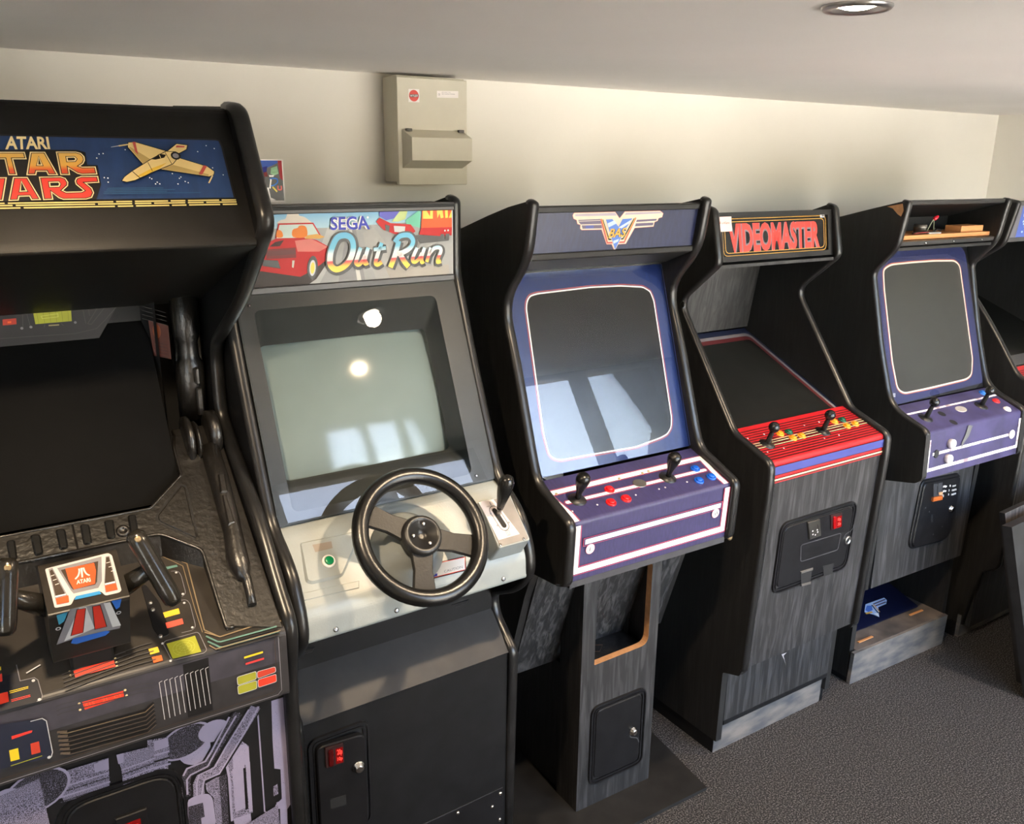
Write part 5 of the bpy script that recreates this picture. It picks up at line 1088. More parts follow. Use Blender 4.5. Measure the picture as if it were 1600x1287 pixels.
a.poly([(0.2909,0.1369),(0.3192,0.1213),(0.3457,0.1106),(0.3314,0.1212),(0.3046,0.1352)], YE); a.line([(0.3152,0.11),(0.3198,0.1265)], .0009, INK); a.line([(0.3461,0.092),(0.3529,0.1132)], .0009, INK)
a.poly([(0.3223,0.1046),(0.3363,0.0948),(0.3468,0.0964),(0.3427,0.1018),(0.3282,0.1055)], INK); a.line([(0.2882,0.1269),(0.298,0.1387)], .0012, INK); a.line([(0.336,0.0966),(0.3371,0.1027)], .0012, SHIP)
a.poly(ell((0.362,0.098), .008, .0075, 16), INK); a.poly(ell((0.362,0.098), .005, .0045, 14), GREY)
a.poly([(0.4047,0.1152),(0.41,0.117),(0.3988,0.1326),(0.3934,0.1317)], CH); a.poly([(0.2977,0.074),(0.3023,0.0736),(0.3026,0.097),(0.299,0.0918)], CH)
BT = pr('faint_blue_print', 44, 88, 122)
for k, (s0, s1) in enumerate(zip([(0.2451,0.1571),(0.2432,0.1601),(0.2398,0.1631),(0.2378,0.1661)], [(0.331,0.1562),(0.3487,0.1598),(0.3358,0.1632),(0.3899,0.1656)])): a.line([s0, (s1[0], s0[1])], .0011, BT)
a.build('marquee_artwork', root, C)
# inside the hood: upper bezel print, frame, screen
T = PN['sw_top']
tz = ub[0][1] - ub[1][1]
tv0 = 1.70 - ub[0][1]; tv1 = 1.70 - ub[1][1]
pt = [(0.2608,0.1574),(0.3017,0.1042)]
G().pp(T, [(xl + .06, tv0 - .02), (pt[1][0] + .02, tv0 - .02), (pt[1][0], tv0), (pt[0][0], tv1), (.29 - pt[0][0], tv1), (.29 - pt[1][0], tv0)], -.02, 0, 0).build('upper_bezel', root, C, pr('bezel_slate', 31, 31, 35, .4))
a = Art(T, .0003)
a.poly([(0.1462,0.1019),(0.2154,0.1012),(0.2142,0.1269),(0.1474,0.1273)], LIME); 
for k in range(6): a.line([(lambda A, B, t: (A[0] + (B[0] - A[0]) * t, A[1] + (B[1] - A[1]) * t))(*[(0.1467,0.1032),(0.2152,0.1024)], k / 6 + .08), (lambda A, B, t: (A[0] + (B[0] - A[0]) * t, A[1] + (B[1] - A[1]) * t))(*[(0.1482,0.1269),(0.2141,0.1263)], k / 6 + .08)], .0007, pr('olive_line', 120, 124, 36))
a.line([(0.1594,0.1118),(0.1903,0.1094),(0.1902,0.1158),(0.161,0.1171)], .0012, pr('olive_light', 190, 190, 90), True)
a.poly([(0.0912,0.1127),(0.1151,0.1123),(0.1142,0.1243),(0.0901,0.1246)], pr('dim_red_print', 180, 56, 40)); a.poly([(0.0992,0.1174),(0.1058,0.1173),(0.1053,0.121),(0.0987,0.1211)], ORANGE)
for q in ([(0.0882,0.1033),(0.114,0.1037)], [(0.1271,0.1041),(0.1245,0.1328)], [(0.1347,0.1047),(0.1379,0.132)], [(0.082,0.1502),(0.2163,0.1531),(0.2584,0.1466),(0.2771,0.1298),(0.3017,0.1042)], [(0.2372,0.1037),(0.2396,0.1343)], [(0.2478,0.1038),(0.2485,0.1187)], [(0.2657,0.1026),(0.2431,0.1347),(0.25,0.1366),(0.2801,0.1024)], [(0.1641,0.1288),(0.1622,0.135)], [(0.1937,0.1289),(0.1975,0.1349)]): a.line(q, .0012, DGREY)
a.line([(0.1705,0.132),(0.1898,0.1322)], .0026, pr('dim_cream', 150, 140, 96)); a.dots([(0.1223,0.1331),(0.1386,0.1321),(0.2201,0.13)], .0028, GREY)
a.build('bezel_artwork', root, C)
fl = [(0.0756,0.1983),(0.2735,0.1955)]; fr_ = [(0.3394,0.2446)]
uc = fl[1][0]; vf = ((0.1648,0.1974)[1])
sf = G()
pts = [(xl, T.p(0, vf + .05)), ]
def sv(u, v, o): return T.p(u, v, o)
A = [(.29 - fr_[0][0], fr_[0][1]), (.29 - uc, vf), (uc, vf), (fr_[0][0], fr_[0][1])]
sf.tube([T.p(u, v, -.004) for u, v in A], .0035, 0, 6)
sf.build('screen_frame', root, C, PLASTIC)
g = G()
g.add([T.p(A[0][0], A[0][1], -.004), T.p(A[1][0], A[1][1], -.004), T.p(A[2][0], A[2][1], -.004), T.p(A[3][0], A[3][1], -.004), T.p(pt[0][0] + .16, tv1 + .01, .0), T.p(pt[0][0], tv1, -.0), T.p(.29 - pt[0][0], tv1, -.0), T.p(.29 - pt[0][0] - .16, tv1 + .01, 0)], [(0, 1, 6, 7), (1, 2, 5, 6), (2, 3, 4, 5)], 0)
g.box(xl, .35, 2.0, 2.02, 1.20, 1.74, 0); g.add([(.35, 2.0, 1.20), (.35, 2.0, 1.74), (.372, 1.955, 1.74), (.372, 1.955, 1.20)], [(0, 1, 2, 3)], 0)
g.build('screen_cowl', root, C, MATTE)
S_ = PN['sw_slope']
scr = Panel(None, (0, 2.0, 1.56), (1, 0, 0), (0, -.20, -.36)); G().pp(scr, rect(xl, .36, 0, .40), -.01, 0, 0).build('screen', root, C, mat('black_screen', (.0035, .0035, .0035), .55, spec=.05))
# right flank: printed side panel with a lit-look label, moulded column
SP = Panel(None, (.355, 0, 1.75), (0, -1, 0), (0, 0, -1))
a = Art(Panel(None, (.350, 1.999, 1.72), (.28, -.55, 0), (0, 0, -1)), .0004)
a.poly([(.0, -.02), (.05, -.02), (.05, .42), (.0, .30)], MATTE)
lb = Art(Panel(None, [(0.3599,1.5676)][0:1] and ((0.3596,1.5651)[0], 1.97, (0.3596,1.5651)[1]), (.5, -.35, 0), (0, 0, -1)), .0004)
lb.poly([(0, 0), (.042, .012), (.042, .085), (.004, .078)], pr('lamp_amber_print', 74, 24, 9, .4)); lb.poly(ell((.016, .024), .009, .016, 14), pr('lamp_amber_core', 116, 52, 14, .4))
for k in range(5): lb.line([(.008, .048 + k * .007), (.036, .054 + k * .007)], .0022, pr('lamp_line_dark', 60, 16, 10, .3))
for k in range(4): lb.line([(-.012, -.030 + k * .009), (.04, -.016 + k * .009)], .0008, DGREY)
lb.build('side_label', root, C, 'amber printed lamp panel')
st = G()
c0 = [(0.406,1.5943),(0.4789,1.5886),(0.4756,1.3469)]; xa, xb = c0[0][0], .462
st.box(xa, xb, 1.955, 1.985, 1.335, ub[0][1] + .03, 0, .003)
strip = st.build('moulded_strip', root, C, VAC)
k0 = [(0.4394,1.5983),(0.4341,1.5257),(0.4369,1.5228),(0.4339,1.4806),(0.436,1.475),(0.4278,1.3537)]; cx_ = (k0[1][0] + k0[5][0]) / 2
rr = [((0.4666,1.5648)[0] - (0.4083,1.5698)[0]) / 2, ((0.4559,1.4996)[0] - (0.4122,1.5042)[0]) / 2, ((0.4629,1.4313)[0] - (0.4024,1.4388)[0]) / 2]
top, z1, z2, z3, z4, z5 = [k[1] for k in k0]
cl = G(); cl.lathe((cx_, 1.952, z5 - .01), (0, 0, 1), [(rr[2], 0), (rr[2], z4 - z5), (rr[1] * 1.05, z4 - z5 + .012), (rr[1], z3 - z5 + .016), (rr[1], z2 - z5), (rr[0], z1 - z5 + .018), (rr[0], top - z5 + .05)], 0, 20)
cl.build('moulded_barrel', strip, C, VAC)
for q in ([(0.4325,1.462),(0.4431,1.4245)], [(0.4322,1.4165),(0.446,1.3532)]): G().box(q[0][0], q[1][0], 1.912, 1.95, q[1][1], q[0][1], 0, .003).build('raised_tab', strip, C, VAC)
# sloping moulded dash with its well
half = [(0.2887,0.1805),(0.3635,0.1173),(0.3653,0.0484),(0.3729,0.0161)] + [(.372, .0), (.466, .0), (.466, S_.L - .004)] + [(0.3779,0.4718),(0.3634,0.4715),(0.3618,0.4034),(0.3617,0.2967),(0.2931,0.2434)]
vU = (0.1647,0.182)[1]; vW = (0.1539,0.2424)[1]; mid = .145
half[0] = (half[0][0], vU); half[-1] = (half[-1][0], vW)
half = [(mid, vU)] + half + [(mid, vW)]
lefth = [(2 * mid - u, v) for u, v in half]
dg = G(); dg.pp(S_, half, -.012, 0, 0, .002); dg.pp(S_, lefth, -.012, 0, 0, .002)
zf = lambda y: 1.012 + (y - 1.515) * .579
well = half[8:] if False else half[-6:]
for hh in (half[-6:], lefth[-6:]):
    for i in range(len(hh) - 1):
        p, q = S_.p(*hh[i]), S_.p(*hh[i + 1]); dg.add([p, q, (q.x, q.y, zf(q.y) - .004), (p.x, p.y, zf(p.y) - .004)], [(0, 1, 2, 3)], 0)
dash = dg.build('dash', root, C, VAC)
lip = G()
for hh in (half[-6:], lefth[-6:]): lip.tube([S_.p(u, v, -.0005) for u, v in rounded(hh, .012, 3, closed=False)], .0035, 0, 8)
lip.tube([S_.p(u, v, -.0005) for u, v in rounded(half[:5], .006, 3, closed=False)], .003, 0, 8); lip.tube([S_.p(u, v, -.0005) for u, v in rounded(lefth[:5], .006, 3, closed=False)], .003, 0, 8)
lip.build('well_lip', dash, C, VAC)
for q in ([(0.0717,0.1902),(0.0888,0.1932),(0.0879,0.2359),(0.0729,0.2372)], [(0.1147,0.1893),(0.1315,0.1913),(0.1303,0.234),(0.1148,0.2354)], [(0.1572,0.1887),(0.1736,0.1905),(0.1716,0.2348),(0.1559,0.2352)], [(0.1995,0.19),(0.2174,0.1909),(0.2136,0.2333),(0.1985,0.2328)], [(0.2437,0.188),(0.2592,0.189),(0.2556,0.2326),(0.2401,0.2321)], [(0.032,0.1934),(0.0467,0.1929),(0.0453,0.2363),(0.0316,0.2368)]):
    G().pp(S_, rounded(q, .006, 3), -.001, .004, 0, .003).build('slot_bar', dash, C, mat('slot_black', (.010, .010, .010), .25))
q = (0.2287,0.2212); o = G().lathe(S_.p(q[0], q[1]), S_.N, [(.013, -.002), (.013, .002), (.010, .005), (.006, .004), (.005, .001), (.001, .001)], 0, 20).build('moulded_boss', dash, C, VAC)
q = rounded([(0.3566,0.14),(0.2944,0.2016),(0.2946,0.2171),(0.361,0.2795),(0.3619,0.238),(0.3664,0.1458)], .006, 3)
G().stroke(S_, q, .003, .0008, 0, True).build('panel_groove', dash, C, MATTE)
G().pp(S_, inset(q, .0035), -.001, .0022, 0, .0015).build('triangular_panel', dash, C, VAC)
bp = [S_.p(u, v, .006) for u, v in [(0.4346,0.065),(0.4331,0.1486),(0.4294,0.2373),(0.4273,0.2771)]] + [S_.p(u, v, .006) for u, v in [(0.4204,0.3317),(0.4201,0.3564),(0.4204,0.377),(0.4253,0.3851),(0.4231,0.414),(0.4203,0.441)]]
G().tube(bp, [.020, .021, .020, .019, .022, .021, .014, .010, .0095, .009], 0, 14).build('moulded_barrel', dash, C, VAC)
for uv, r_, w_ in (((0.3994,0.0293), .052, .016), ((0.419,0.0364), .045, .010), ((0.4487,0.0196), .050, .026), ((0.4627,0.0255), .044, .010)):
    G().lathe(S_.p(uv[0] - .012, uv[1] + .004, .000), (1, 0, 0), [(r_ * .7, 0), (r_, .004), (r_, w_ - .004), (r_ * .9, w_)], 0, 30).build('elbow_disc', dash, C, VAC)
for q, h in (([(0.4279,0.1475),(0.4431,0.1484),(0.4374,0.1934),(0.4216,0.1927)], .030), ([(0.4236,0.1961),(0.434,0.1971),(0.4335,0.2658),(0.4173,0.2689)], .027)):
    G().pp(S_, q, .012, h, 0, .003).build('raised_tab', dash, C, VAC)
# printed well floor and crest
F_ = PN['sw_floor']; K_ = PN['sw_crest']
BR = mat('console_brown', (.030, .0255, .021), .33, var=.25, scale=12, detail=6, bump=.05)
G().sheet_x([(1.80, 1.177), (1.522, 1.016)], xl, xr, 0, .006).build('well_floor', root, C, BR)
cr = rounded([(1.530, 1.0205), (1.512, 1.010), (1.511, .985), (1.514, .868), (1.56, .858)], [0, .008, .004, .008, 0], 4, closed=False)
G().sheet_x(cr, xl, xr, 0, .004).build('console_front', root, C, mat('console_dark', (.034, .032, .034), .36, var=.2, scale=20, detail=5))
a = Art(F_, .0006)
TAN = pr('tan_line', 130, 112, 84)
a.line([(0.2844,0.0728),(0.3331,0.1242),(0.3283,0.2192),(0.3251,0.2828),(0.3446,0.3031)], .0022, TAN); a.line([(0.2878,0.0877),(0.3242,0.1276),(0.3208,0.231),(0.3207,0.2869)], .0014, TAN)
for q in ([(0.2998,0.1339),(0.3128,0.1363),(0.3157,0.1477),(0.3139,0.1915),(0.3067,0.1979),(0.2957,0.1973)], [(0.2917,0.2046),(0.3113,0.2066),(0.3152,0.2178),(0.3124,0.2704),(0.3045,0.2773),(0.2851,0.2763)]): a.line(rounded(q, .008, 3, closed=False), .0010, GREY)
a.dots([(0.3086,0.1396),(0.3081,0.1925),(0.3056,0.2133),(0.3061,0.271),(0.2476,0.2719),(0.2481,0.288),(0.253,0.3277)], .0024, LGREY, 8)
a.poly([(0.2915,0.1208),(0.3141,0.1216),(0.3147,0.1269),(0.2923,0.1271)], TEAL)
a.poly([(0.2628,0.223),(0.293,0.2221),(0.2925,0.2346),(0.2625,0.2354)], pr('amber_print', 232, 184, 50)); a.poly([(0.2631,0.2464),(0.2937,0.2462),(0.2932,0.2585),(0.2629,0.2594)], pr('coral_print', 226, 86, 66))
q = [(0.2488,0.2896),(0.2531,0.2844),(0.3116,0.2838),(0.3147,0.2889),(0.3184,0.3266),(0.3123,0.3312),(0.2553,0.3285)]; a.line(rounded(q, .006, 3), .0012, GREY, True)
sc = [(0.2542,0.2909),(0.306,0.2901),(0.308,0.327),(0.2572,0.3252)]; a.poly(sc, LIME)
cc = ((sc[0][0] + sc[2][0]) / 2, (sc[0][1] + sc[2][1]) / 2); RL = pr('radar_line', 186, 188, 84)
for r_ in (.006, .011, .0155): a.line(ell(cc, r_ * 1.25, r_, 24), .0006, RL, True)
for k in range(8): a.line([cc, (cc[0] + .019 * math.cos(k * PI / 4), cc[1] + .0155 * math.sin(k * PI / 4))], .0005, RL)
a.poly([(0.2224,0.2924),(0.2386,0.2927),(0.239,0.3047),(0.2229,0.3049)], pr('amber_print', 232, 184, 50)); a.poly([(0.2241,0.3105),(0.2405,0.3117),(0.2405,0.3233),(0.2245,0.3235)], ORANGE)
for k in range(4):
    q0, q1 = [(0.3242,0.298),(0.341,0.3162)], [(0.346,0.3184),(0.4544,0.3186)]
    a.line([(q0[0][0], q0[0][1] + k * .006), (q0[1][0], q0[1][1] + k * .006), (q1[0][0], q1[0][1] + k * .006), (q1[1][0], q1[1][1] + k * .006)], .0032, TEAL if k % 2 == 0 else INK)
a.line([(0.3239,0.2892),(0.3478,0.3076),(0.4624,0.3012),(0.4653,0.3108)], .0026, TAN); a.line([(0.3247,0.3193),(0.3336,0.3309),(0.4579,0.3297)], .0022, TAN)
RB = pr('ribbon_red', 230, 62, 40)
a.poly([(0.0969,0.2939),(0.1625,0.295),(0.1632,0.3097),(0.0977,0.3096)], RB); a.dots([(0.1658,0.2936),(0.1661,0.3021),(0.1652,0.3098),(0.0911,0.295),(0.0912,0.3032)], .0020, CREAM, 6)
for k in range(5):
    q0, q1, q2 = [(0.079,0.2969),(0.1661,0.2873),(0.2099,0.2816)]
    a.line([(q0[0], q0[1] + k * .008), (q1[0], q1[1] + k * .008), (q2[0] - .004 * k, q2[1] + k * .009), (q2[0] + .02, q2[1] + k * .009)], .0020, DGREY)
a.poly([(0.1091,0.2657),(0.1247,0.2654),(0.1244,0.2692),(0.1094,0.2693)], pr('dark_red_print', 170, 40, 60)); a.poly([(0.1317,0.2648),(0.1485,0.2646),(0.1484,0.2684),(0.132,0.2685)], LIME)
a.line([(0.0266,0.276),(0.0496,0.267)], .0022, LGREY)
a.poly([(-0.0125,0.2701),(0.0161,0.2703),(0.0157,0.2874),(0.0404,0.2913),(0.0429,0.3312),(0.0357,0.3358),(-0.0203,0.334)], pr('navy_pad', 24, 26, 36)); a.line([(0.0145,0.2547),(0.0156,0.2879),(0.037,0.2888),(0.0417,0.2954),(0.0436,0.3266),(0.0415,0.3343),(0.034,0.3351)], .0012, GREY)
a.poly([(-0.0163,0.3013),(-0.0046,0.302),(-0.0052,0.3208),(-0.0188,0.3217)], RB); a.line([(-0.0023,0.3023),(0.026,0.3028)], .0012, YELLOW); a.line([(-0.0024,0.3057),(0.0256,0.3056)], .0012, YELLOW); a.line([(-0.0023,0.3191),(0.0266,0.3197)], .0012, RED); a.line([(-0.0018,0.3221),(0.0266,0.3224)], .0012, RED)
a.dots([(0.0349,0.2943),(0.0384,0.3331)], .0028, LGREY); a.poly([(-0.0102,0.2511),(-0.0083,0.2506),(-0.0088,0.2578),(-0.011,0.2578)], YELLOW); a.poly([(-0.0119,0.2653),(-0.0085,0.2646),(-0.0096,0.2796),(-0.0137,0.2799)], RED)
a.build('floor_artwork', root, C)
for uv in [(0.2476,0.1948),(0.2486,0.2112),(0.248,0.272)]: bolt(F_, uv, root, C, .0042, STEEL)
for q in ([(0.2406,0.1497),(0.2491,0.1508),(0.263,0.1955),(0.2659,0.244),(0.2643,0.2734),(0.2467,0.2756),(0.2395,0.2516)],): G().pp(F_, rounded(q, .006, 3), -.001, .0012, 0, .0006).build('handle_shadow', root, C, METALB)  # dark sheet shaped like the shadow the right handle casts on the floor
a = Art(K_, .0008)
SHEEN = pr('slate_sheen_print', 66, 64, 72, .36, var=.15, scale=30)
a.poly([(-.17, .001), (.452, .001), (.452, K_.L * .42), (-.17, K_.L * .42)], SHEEN); a.poly([(.272, .004), (.318, .004), (.318, K_.L - .02), (.272, K_.L - .02)], INK)  # slate upper band is the daylight sheen on the crest, painted in
a.poly([(0.1013,0.0205),(0.1681,0.0217),(0.1682,0.0346),(0.1037,0.0372)], RB); a.text('615    21   CT', [(0.1051,0.0252),(0.165,0.0262),(0.1654,0.0322),(0.1057,0.0322)], pr('ribbon_light', 244, 110, 70), .0)
a.dots([(0.0966,0.022),(0.0966,0.0345),(0.1712,0.0216),(0.1724,0.0335)], .0024, CREAM, 6)
for k in range(3):
    q = [(0.0609,0.0149),(0.0697,0.0132),(0.1987,0.0187),(0.2192,0.0247)]; a.line([(u, v + k * .0085) for u, v in q], .0016, DGREY)
for k in range(6):
    q = [(0.0608,0.0646),(0.0719,0.069),(0.1996,0.0747),(0.2155,0.0637)]; a.line([(u, v + k * .0086) for u, v in q], .0050, INK); a.line([(u, v + .0034 + k * .0086) for u, v in q], .0014, TAN if k == 0 else pr('rib_brown', 92, 80, 68)); a.line([(q[0][0] - .004, q[0][1] + k * .0086), (q[1][0], q[1][1] + k * .0086)], .0044, pr('rib_brown', 92, 80, 68))
for k in range(10):
    q = [(0.2284,0.0254),(0.2339,0.0234),(0.2308,0.1052)]; q2 = [(0.3106,0.0239),(0.3164,0.0219),(0.314,0.1016)]
    t = k / 9; L_ = [tuple(q[i][j] * (1 - t) + q2[i][j] * t for j in (0, 1)) for i in range(3)]
    a.line([L_[1], L_[0], L_[2]], .0011, LGREY)
a.line([(0.383,0.0247),(0.4194,0.0241)], .0042, YELLOW); a.line([(0.3848,0.039),(0.4204,0.0387)], .0042, pr('coral_red', 206, 62, 60))
OL = pr('olive_key', 156, 156, 48)
for q, m in (([(0.3671,0.0622),(0.4032,0.0618),(0.4026,0.0782),(0.3675,0.0795)], OL), ([(0.3668,0.082),(0.4028,0.0821),(0.4022,0.0994),(0.3673,0.0998)], OL), ([(0.406,0.0634),(0.4407,0.0642),(0.4413,0.0755),(0.406,0.0777)], pr('brick_key', 196, 64, 44)), ([(0.406,0.0813),(0.4415,0.0812),(0.4415,0.0974),(0.4062,0.098)], RB)):
    r_ = rounded(q, .003, 2); a.poly(inset(r_, -.0011), LGREY); a.poly(r_, m)
for k, c_ in enumerate((DGREY, GREY, DGREY, BROWN)):
    d_ = .004 * k; a.line([(.455 - d_, .0), (.455 - d_, K_.L - .014 - d_), (.447 - d_, K_.L - .006 - d_), (-.16, K_.L - .006 - d_)], .0014, c_)
a.poly(rounded([(-0.0402,0.0126),(0.0379,0.0264),(0.0437,0.033),(0.045,0.1012),(0.0385,0.1074),(-0.0516,0.0979)], .004, 2), pr('slate_navy', 36, 40, 56)); a.line([(0.0203,0.0264),(0.0378,0.0271),(0.0435,0.0342),(0.0453,0.0988),(0.0425,0.1065),(0.0366,0.1073)], .0014, LGREY)
a.poly([(-0.0103,0.0438),(0.0172,0.0437),(0.0212,0.0445),(0.0194,0.0482),(-0.0102,0.05)], RED); a.poly([(-0.0169,0.0694),(-0.0036,0.0699),(-0.004,0.0921),(-0.0173,0.0915)], YELLOW); a.poly([(0.015,0.0688),(0.028,0.0691),(0.0277,0.0915),(0.0141,0.0909)], pr('brick_key', 196, 64, 44)); a.line([(-0.0184,0.0997),(0.0291,0.0991)], .0014, LIME); a.dots([(0.0392,0.1064)], .0030, LGREY)
a.build('front_artwork', root, C)
# lower front with the grainy machinery print and coin door
Lw = PN['sw_low']
G().pp(Lw, rect(xl, xr, -.004, Lw.L), -.012, 0, 0).build('lower_panel', root, C, pr('print_black', 17, 16, 18, .45))
def grain(name, lo, hi):
    return mat(name, srgb(20, 19, 22), .45, col2=srgb(150, 142, 166), scale=900, lo=lo, hi=hi, detail=1)
G1, G2, G3 = grain('grain_light', .26, .34), grain('grain_mid', .44, .52), grain('grain_dark', .58, .66)
LI = pr('lilac_print', 150, 142, 166, .45)
a = Art(Lw, .0004)
def gp(pts, m): a.poly(pts, m)
gp([(0.4432,0.0281),(0.4707,0.0285),(0.4682,0.2946),(0.4609,0.304),(0.4592,0.3424),(0.4442,0.3352),(0.4454,0.292),(0.4349,0.2888),(0.4367,0.2817),(0.4506,0.2723),(0.451,0.1976),(0.4396,0.1912),(0.44,0.1201)], G1)
gp([(0.456,0.0284),(0.4707,0.0285),(0.4681,0.2018),(0.4543,0.1867)], LI); gp([(0.4408,0.1932),(0.4523,0.1982),(0.4508,0.2692),(0.4389,0.267)], INK); gp([(0.4343,0.2337),(0.4437,0.2316),(0.4443,0.2568),(0.4341,0.2585)], G2); gp([(0.4383,0.2761),(0.4691,0.2775),(0.4682,0.2946),(0.4609,0.304),(0.44,0.2927)], LI)
a.line([(0.4139,0.0303),(0.4137,0.1095),(0.4126,0.2863),(0.4221,0.3018),(0.4246,0.3258)], .0030, LI)
gp([(0.3551,0.057),(0.3617,0.0509),(0.3791,0.1),(0.3906,0.115),(0.3883,0.2781),(0.3477,0.2746),(0.3452,0.1405)], G2); gp([(0.3577,0.1045),(0.3849,0.1067),(0.3904,0.1178),(0.3896,0.1653),(0.379,0.1548),(0.3563,0.1571)], G1); gp([(0.3816,0.1529),(0.3904,0.1536),(0.388,0.2749),(0.3808,0.2746)], LI); gp([(0.3539,0.1561),(0.379,0.1548),(0.3742,0.2591),(0.3524,0.2614)], G1); gp([(0.3597,0.1615),(0.3746,0.1634),(0.3707,0.2544),(0.3555,0.2536)], LI)
a.line([(0.3434,0.1309),(0.3466,0.1708),(0.3448,0.2794)], .0050, LI); gp([(0.3759,0.1625),(0.3809,0.1631),(0.3795,0.2647),(0.3738,0.2651)], INK); gp([(0.369,0.0336),(0.3783,0.0308),(0.379,0.0489),(0.3674,0.0734)], LI); gp([(0.3477,0.2746),(0.3832,0.2773),(0.3838,0.3064),(0.3491,0.2898)], G1)
el = [(0.271,0.055),(0.3253,0.0525)]; 
gp(smooth_pts([(0.2904,0.0317),(0.3128,0.0305),(0.3153,0.0585),(0.3161,0.0933),(0.3061,0.1124),(0.2868,0.1158),(0.2644,0.1035),(0.2527,0.0786),(0.2557,0.0714),(0.2896,0.0825),(0.3006,0.064)], 3, True), G1)
gp(smooth_pts([(0.301,0.0302),(0.3138,0.0465),(0.3156,0.0844),(0.3043,0.1058),(0.2978,0.0973),(0.3052,0.0659)], 3, True), LI)
gp(ell(el[0], .052, .036, 24, -.25), LI); gp(ell(el[0], .047, .032, 24, -.25), G3); gp(ell(el[1], .030, .024, 24), LI)
gp([(0.2037,0.0251),(0.2398,0.0327),(0.2405,0.0623),(0.237,0.0637),(0.2343,0.105),(0.1962,0.1027)], G2); gp([(0.2141,0.0321),(0.2397,0.0335),(0.239,0.0533),(0.2142,0.0543)], LI)
for k in range(4): a.line([(lambda u, v: (u, v + k * .014))(*(0.1957,0.0619)), (lambda u, v: (u, v + k * .014))(*(0.2398,0.0648))], .0040, LI if k % 2 == 0 else INK)
pipe = [(0.4102,0.0289),(0.3826,0.0677),(0.3228,0.1457),(0.2937,0.1478),(0.2854,0.1618),(0.2855,0.1884)]; a.line(pipe, .030, INK); a.line(pipe, .022, G2); a.line([(0.4165,0.0298),(0.3871,0.0753),(0.3282,0.154),(0.2977,0.1569),(0.2902,0.1905)], .0035, LI); a.line([(0.3965,0.0296),(0.346,0.0968),(0.3199,0.1357),(0.2895,0.1402),(0.2831,0.1608),(0.2814,0.1954)], .0035, LI)
pipe = [(0.3754,0.0303),(0.3377,0.0789),(0.3052,0.1236),(0.2693,0.1286),(0.2633,0.1434),(0.2624,0.1809)]; a.line(pipe, .026, INK); a.line(pipe, .018, G3); a.line([(0.357,0.0319),(0.317,0.0966),(0.3036,0.1142),(0.268,0.1165),(0.2598,0.1302)], .0040, LI); a.line([(0.3702,0.034),(0.343,0.0724),(0.3073,0.1274),(0.2736,0.1333),(0.2658,0.1415),(0.264,0.1758)], .0035, LI)
gp(rounded([(0.2631,0.1871),(0.2858,0.1856),(0.3046,0.1911),(0.3107,0.2058),(0.3128,0.2725),(0.2591,0.2468)], .008, 2), LI); gp([(0.2627,0.2047),(0.2912,0.2073),(0.292,0.2422),(0.2847,0.2418),(0.2845,0.259),(0.2602,0.2474)], G3); gp([(0.2995,0.1651),(0.3216,0.16),(0.3411,0.1625),(0.3345,0.2828),(0.3128,0.2725),(0.3121,0.2034),(0.3004,0.1832)], G2); gp([(0.3264,0.162),(0.3413,0.1596),(0.3369,0.284),(0.3248,0.2782)], G3)
# the same kind of print left of the door
gp([(0.046,0.0323),(0.1339,0.0347),(0.129,0.1011),(0.0525,0.0968),(0.0478,0.0677)], G2); gp([(0.046,0.0323),(0.0549,0.0335),(0.0531,0.0567),(0.0454,0.0546)], LI); gp([(0.1085,0.0376),(0.1338,0.036),(0.1324,0.0586),(0.1085,0.0565)], LI)
for k in range(4): a.line([(lambda u, v: (u, v + k * .010))(*(0.0462,0.0643)), (lambda u, v: (u, v + k * .010))(*(0.1316,0.0664))], .0032, LI if k % 2 == 0 else G3)
gp([(0.1478,0.0337),(0.1595,0.0345),(0.2138,0.0402),(0.2082,0.0993),(0.1524,0.1031),(0.1529,0.0673)], G2); gp([(0.1478,0.0337),(0.1595,0.0345),(0.1585,0.0546),(0.1488,0.0546)], LI)
for k in range(4): a.line([(lambda u, v: (u, v + k * .010))(*(0.1526,0.0699)), (lambda u, v: (u, v + k * .010))(*(0.2132,0.0677))], .0030, LI if k % 2 == 0 else G3)
gp(smooth_pts([(-0.0298,0.0332),(-0.005,0.0337),(0.0316,0.0366),(0.0408,0.0593),(0.0296,0.0864),(0.0133,0.1058),(-0.0172,0.1148),(-0.0362,0.0826),(-0.0456,0.0677),(-0.0424,0.0431)], 3, True), G1)
e2 = [(0.0136,0.0552),(-0.0334,0.0537)]; gp(ell(e2[0], .056, .042, 24, -.3), LI); gp(ell(e2[0], .051, .038, 24, -.3), G3); gp(ell(e2[1], .026, .024, 20), LI)
a.line([(-0.046,0.0702),(-0.03,0.1087)], .010, INK); a.line([(-0.0466,0.0751),(-0.0336,0.1069)], .003, LI)
gp([(xl + .01, .06), (.02, .03), (.03, .25), (xl + .01, .28)], G2); gp([(-.15, .3), (.0, .28), (.02, .5), (-.14, .55)], G2); gp([(.25, .33), (.44, .28), (.45, .6), (.26, .62)], G2)
a.build('lower_artwork', root, C)
q = [(0.0585,0.0887),(0.1924,0.0982),(0.0352,0.1398)]; 
u0, v0 = q[2][0] - .005, q[1][1] - .004; u1 = (0.2614,0.1923)[0]
d, F, w = coin_door(Lw, u0, u1, v0, v0 + .42, root, C, .05)
q = [(0.1295,0.1573),(0.1874,0.1612)]; uo = q[0][0] - u0 - .018; 
cs = G().pp(F, rect(uo, q[1][0] - u0 - .018, q[1][1] + .004, q[1][1] + .075, .003, 2), 0, .008, 0, .002).build('coin_slot', d, C, METALB)
ww = q[1][0] - u0 - .018
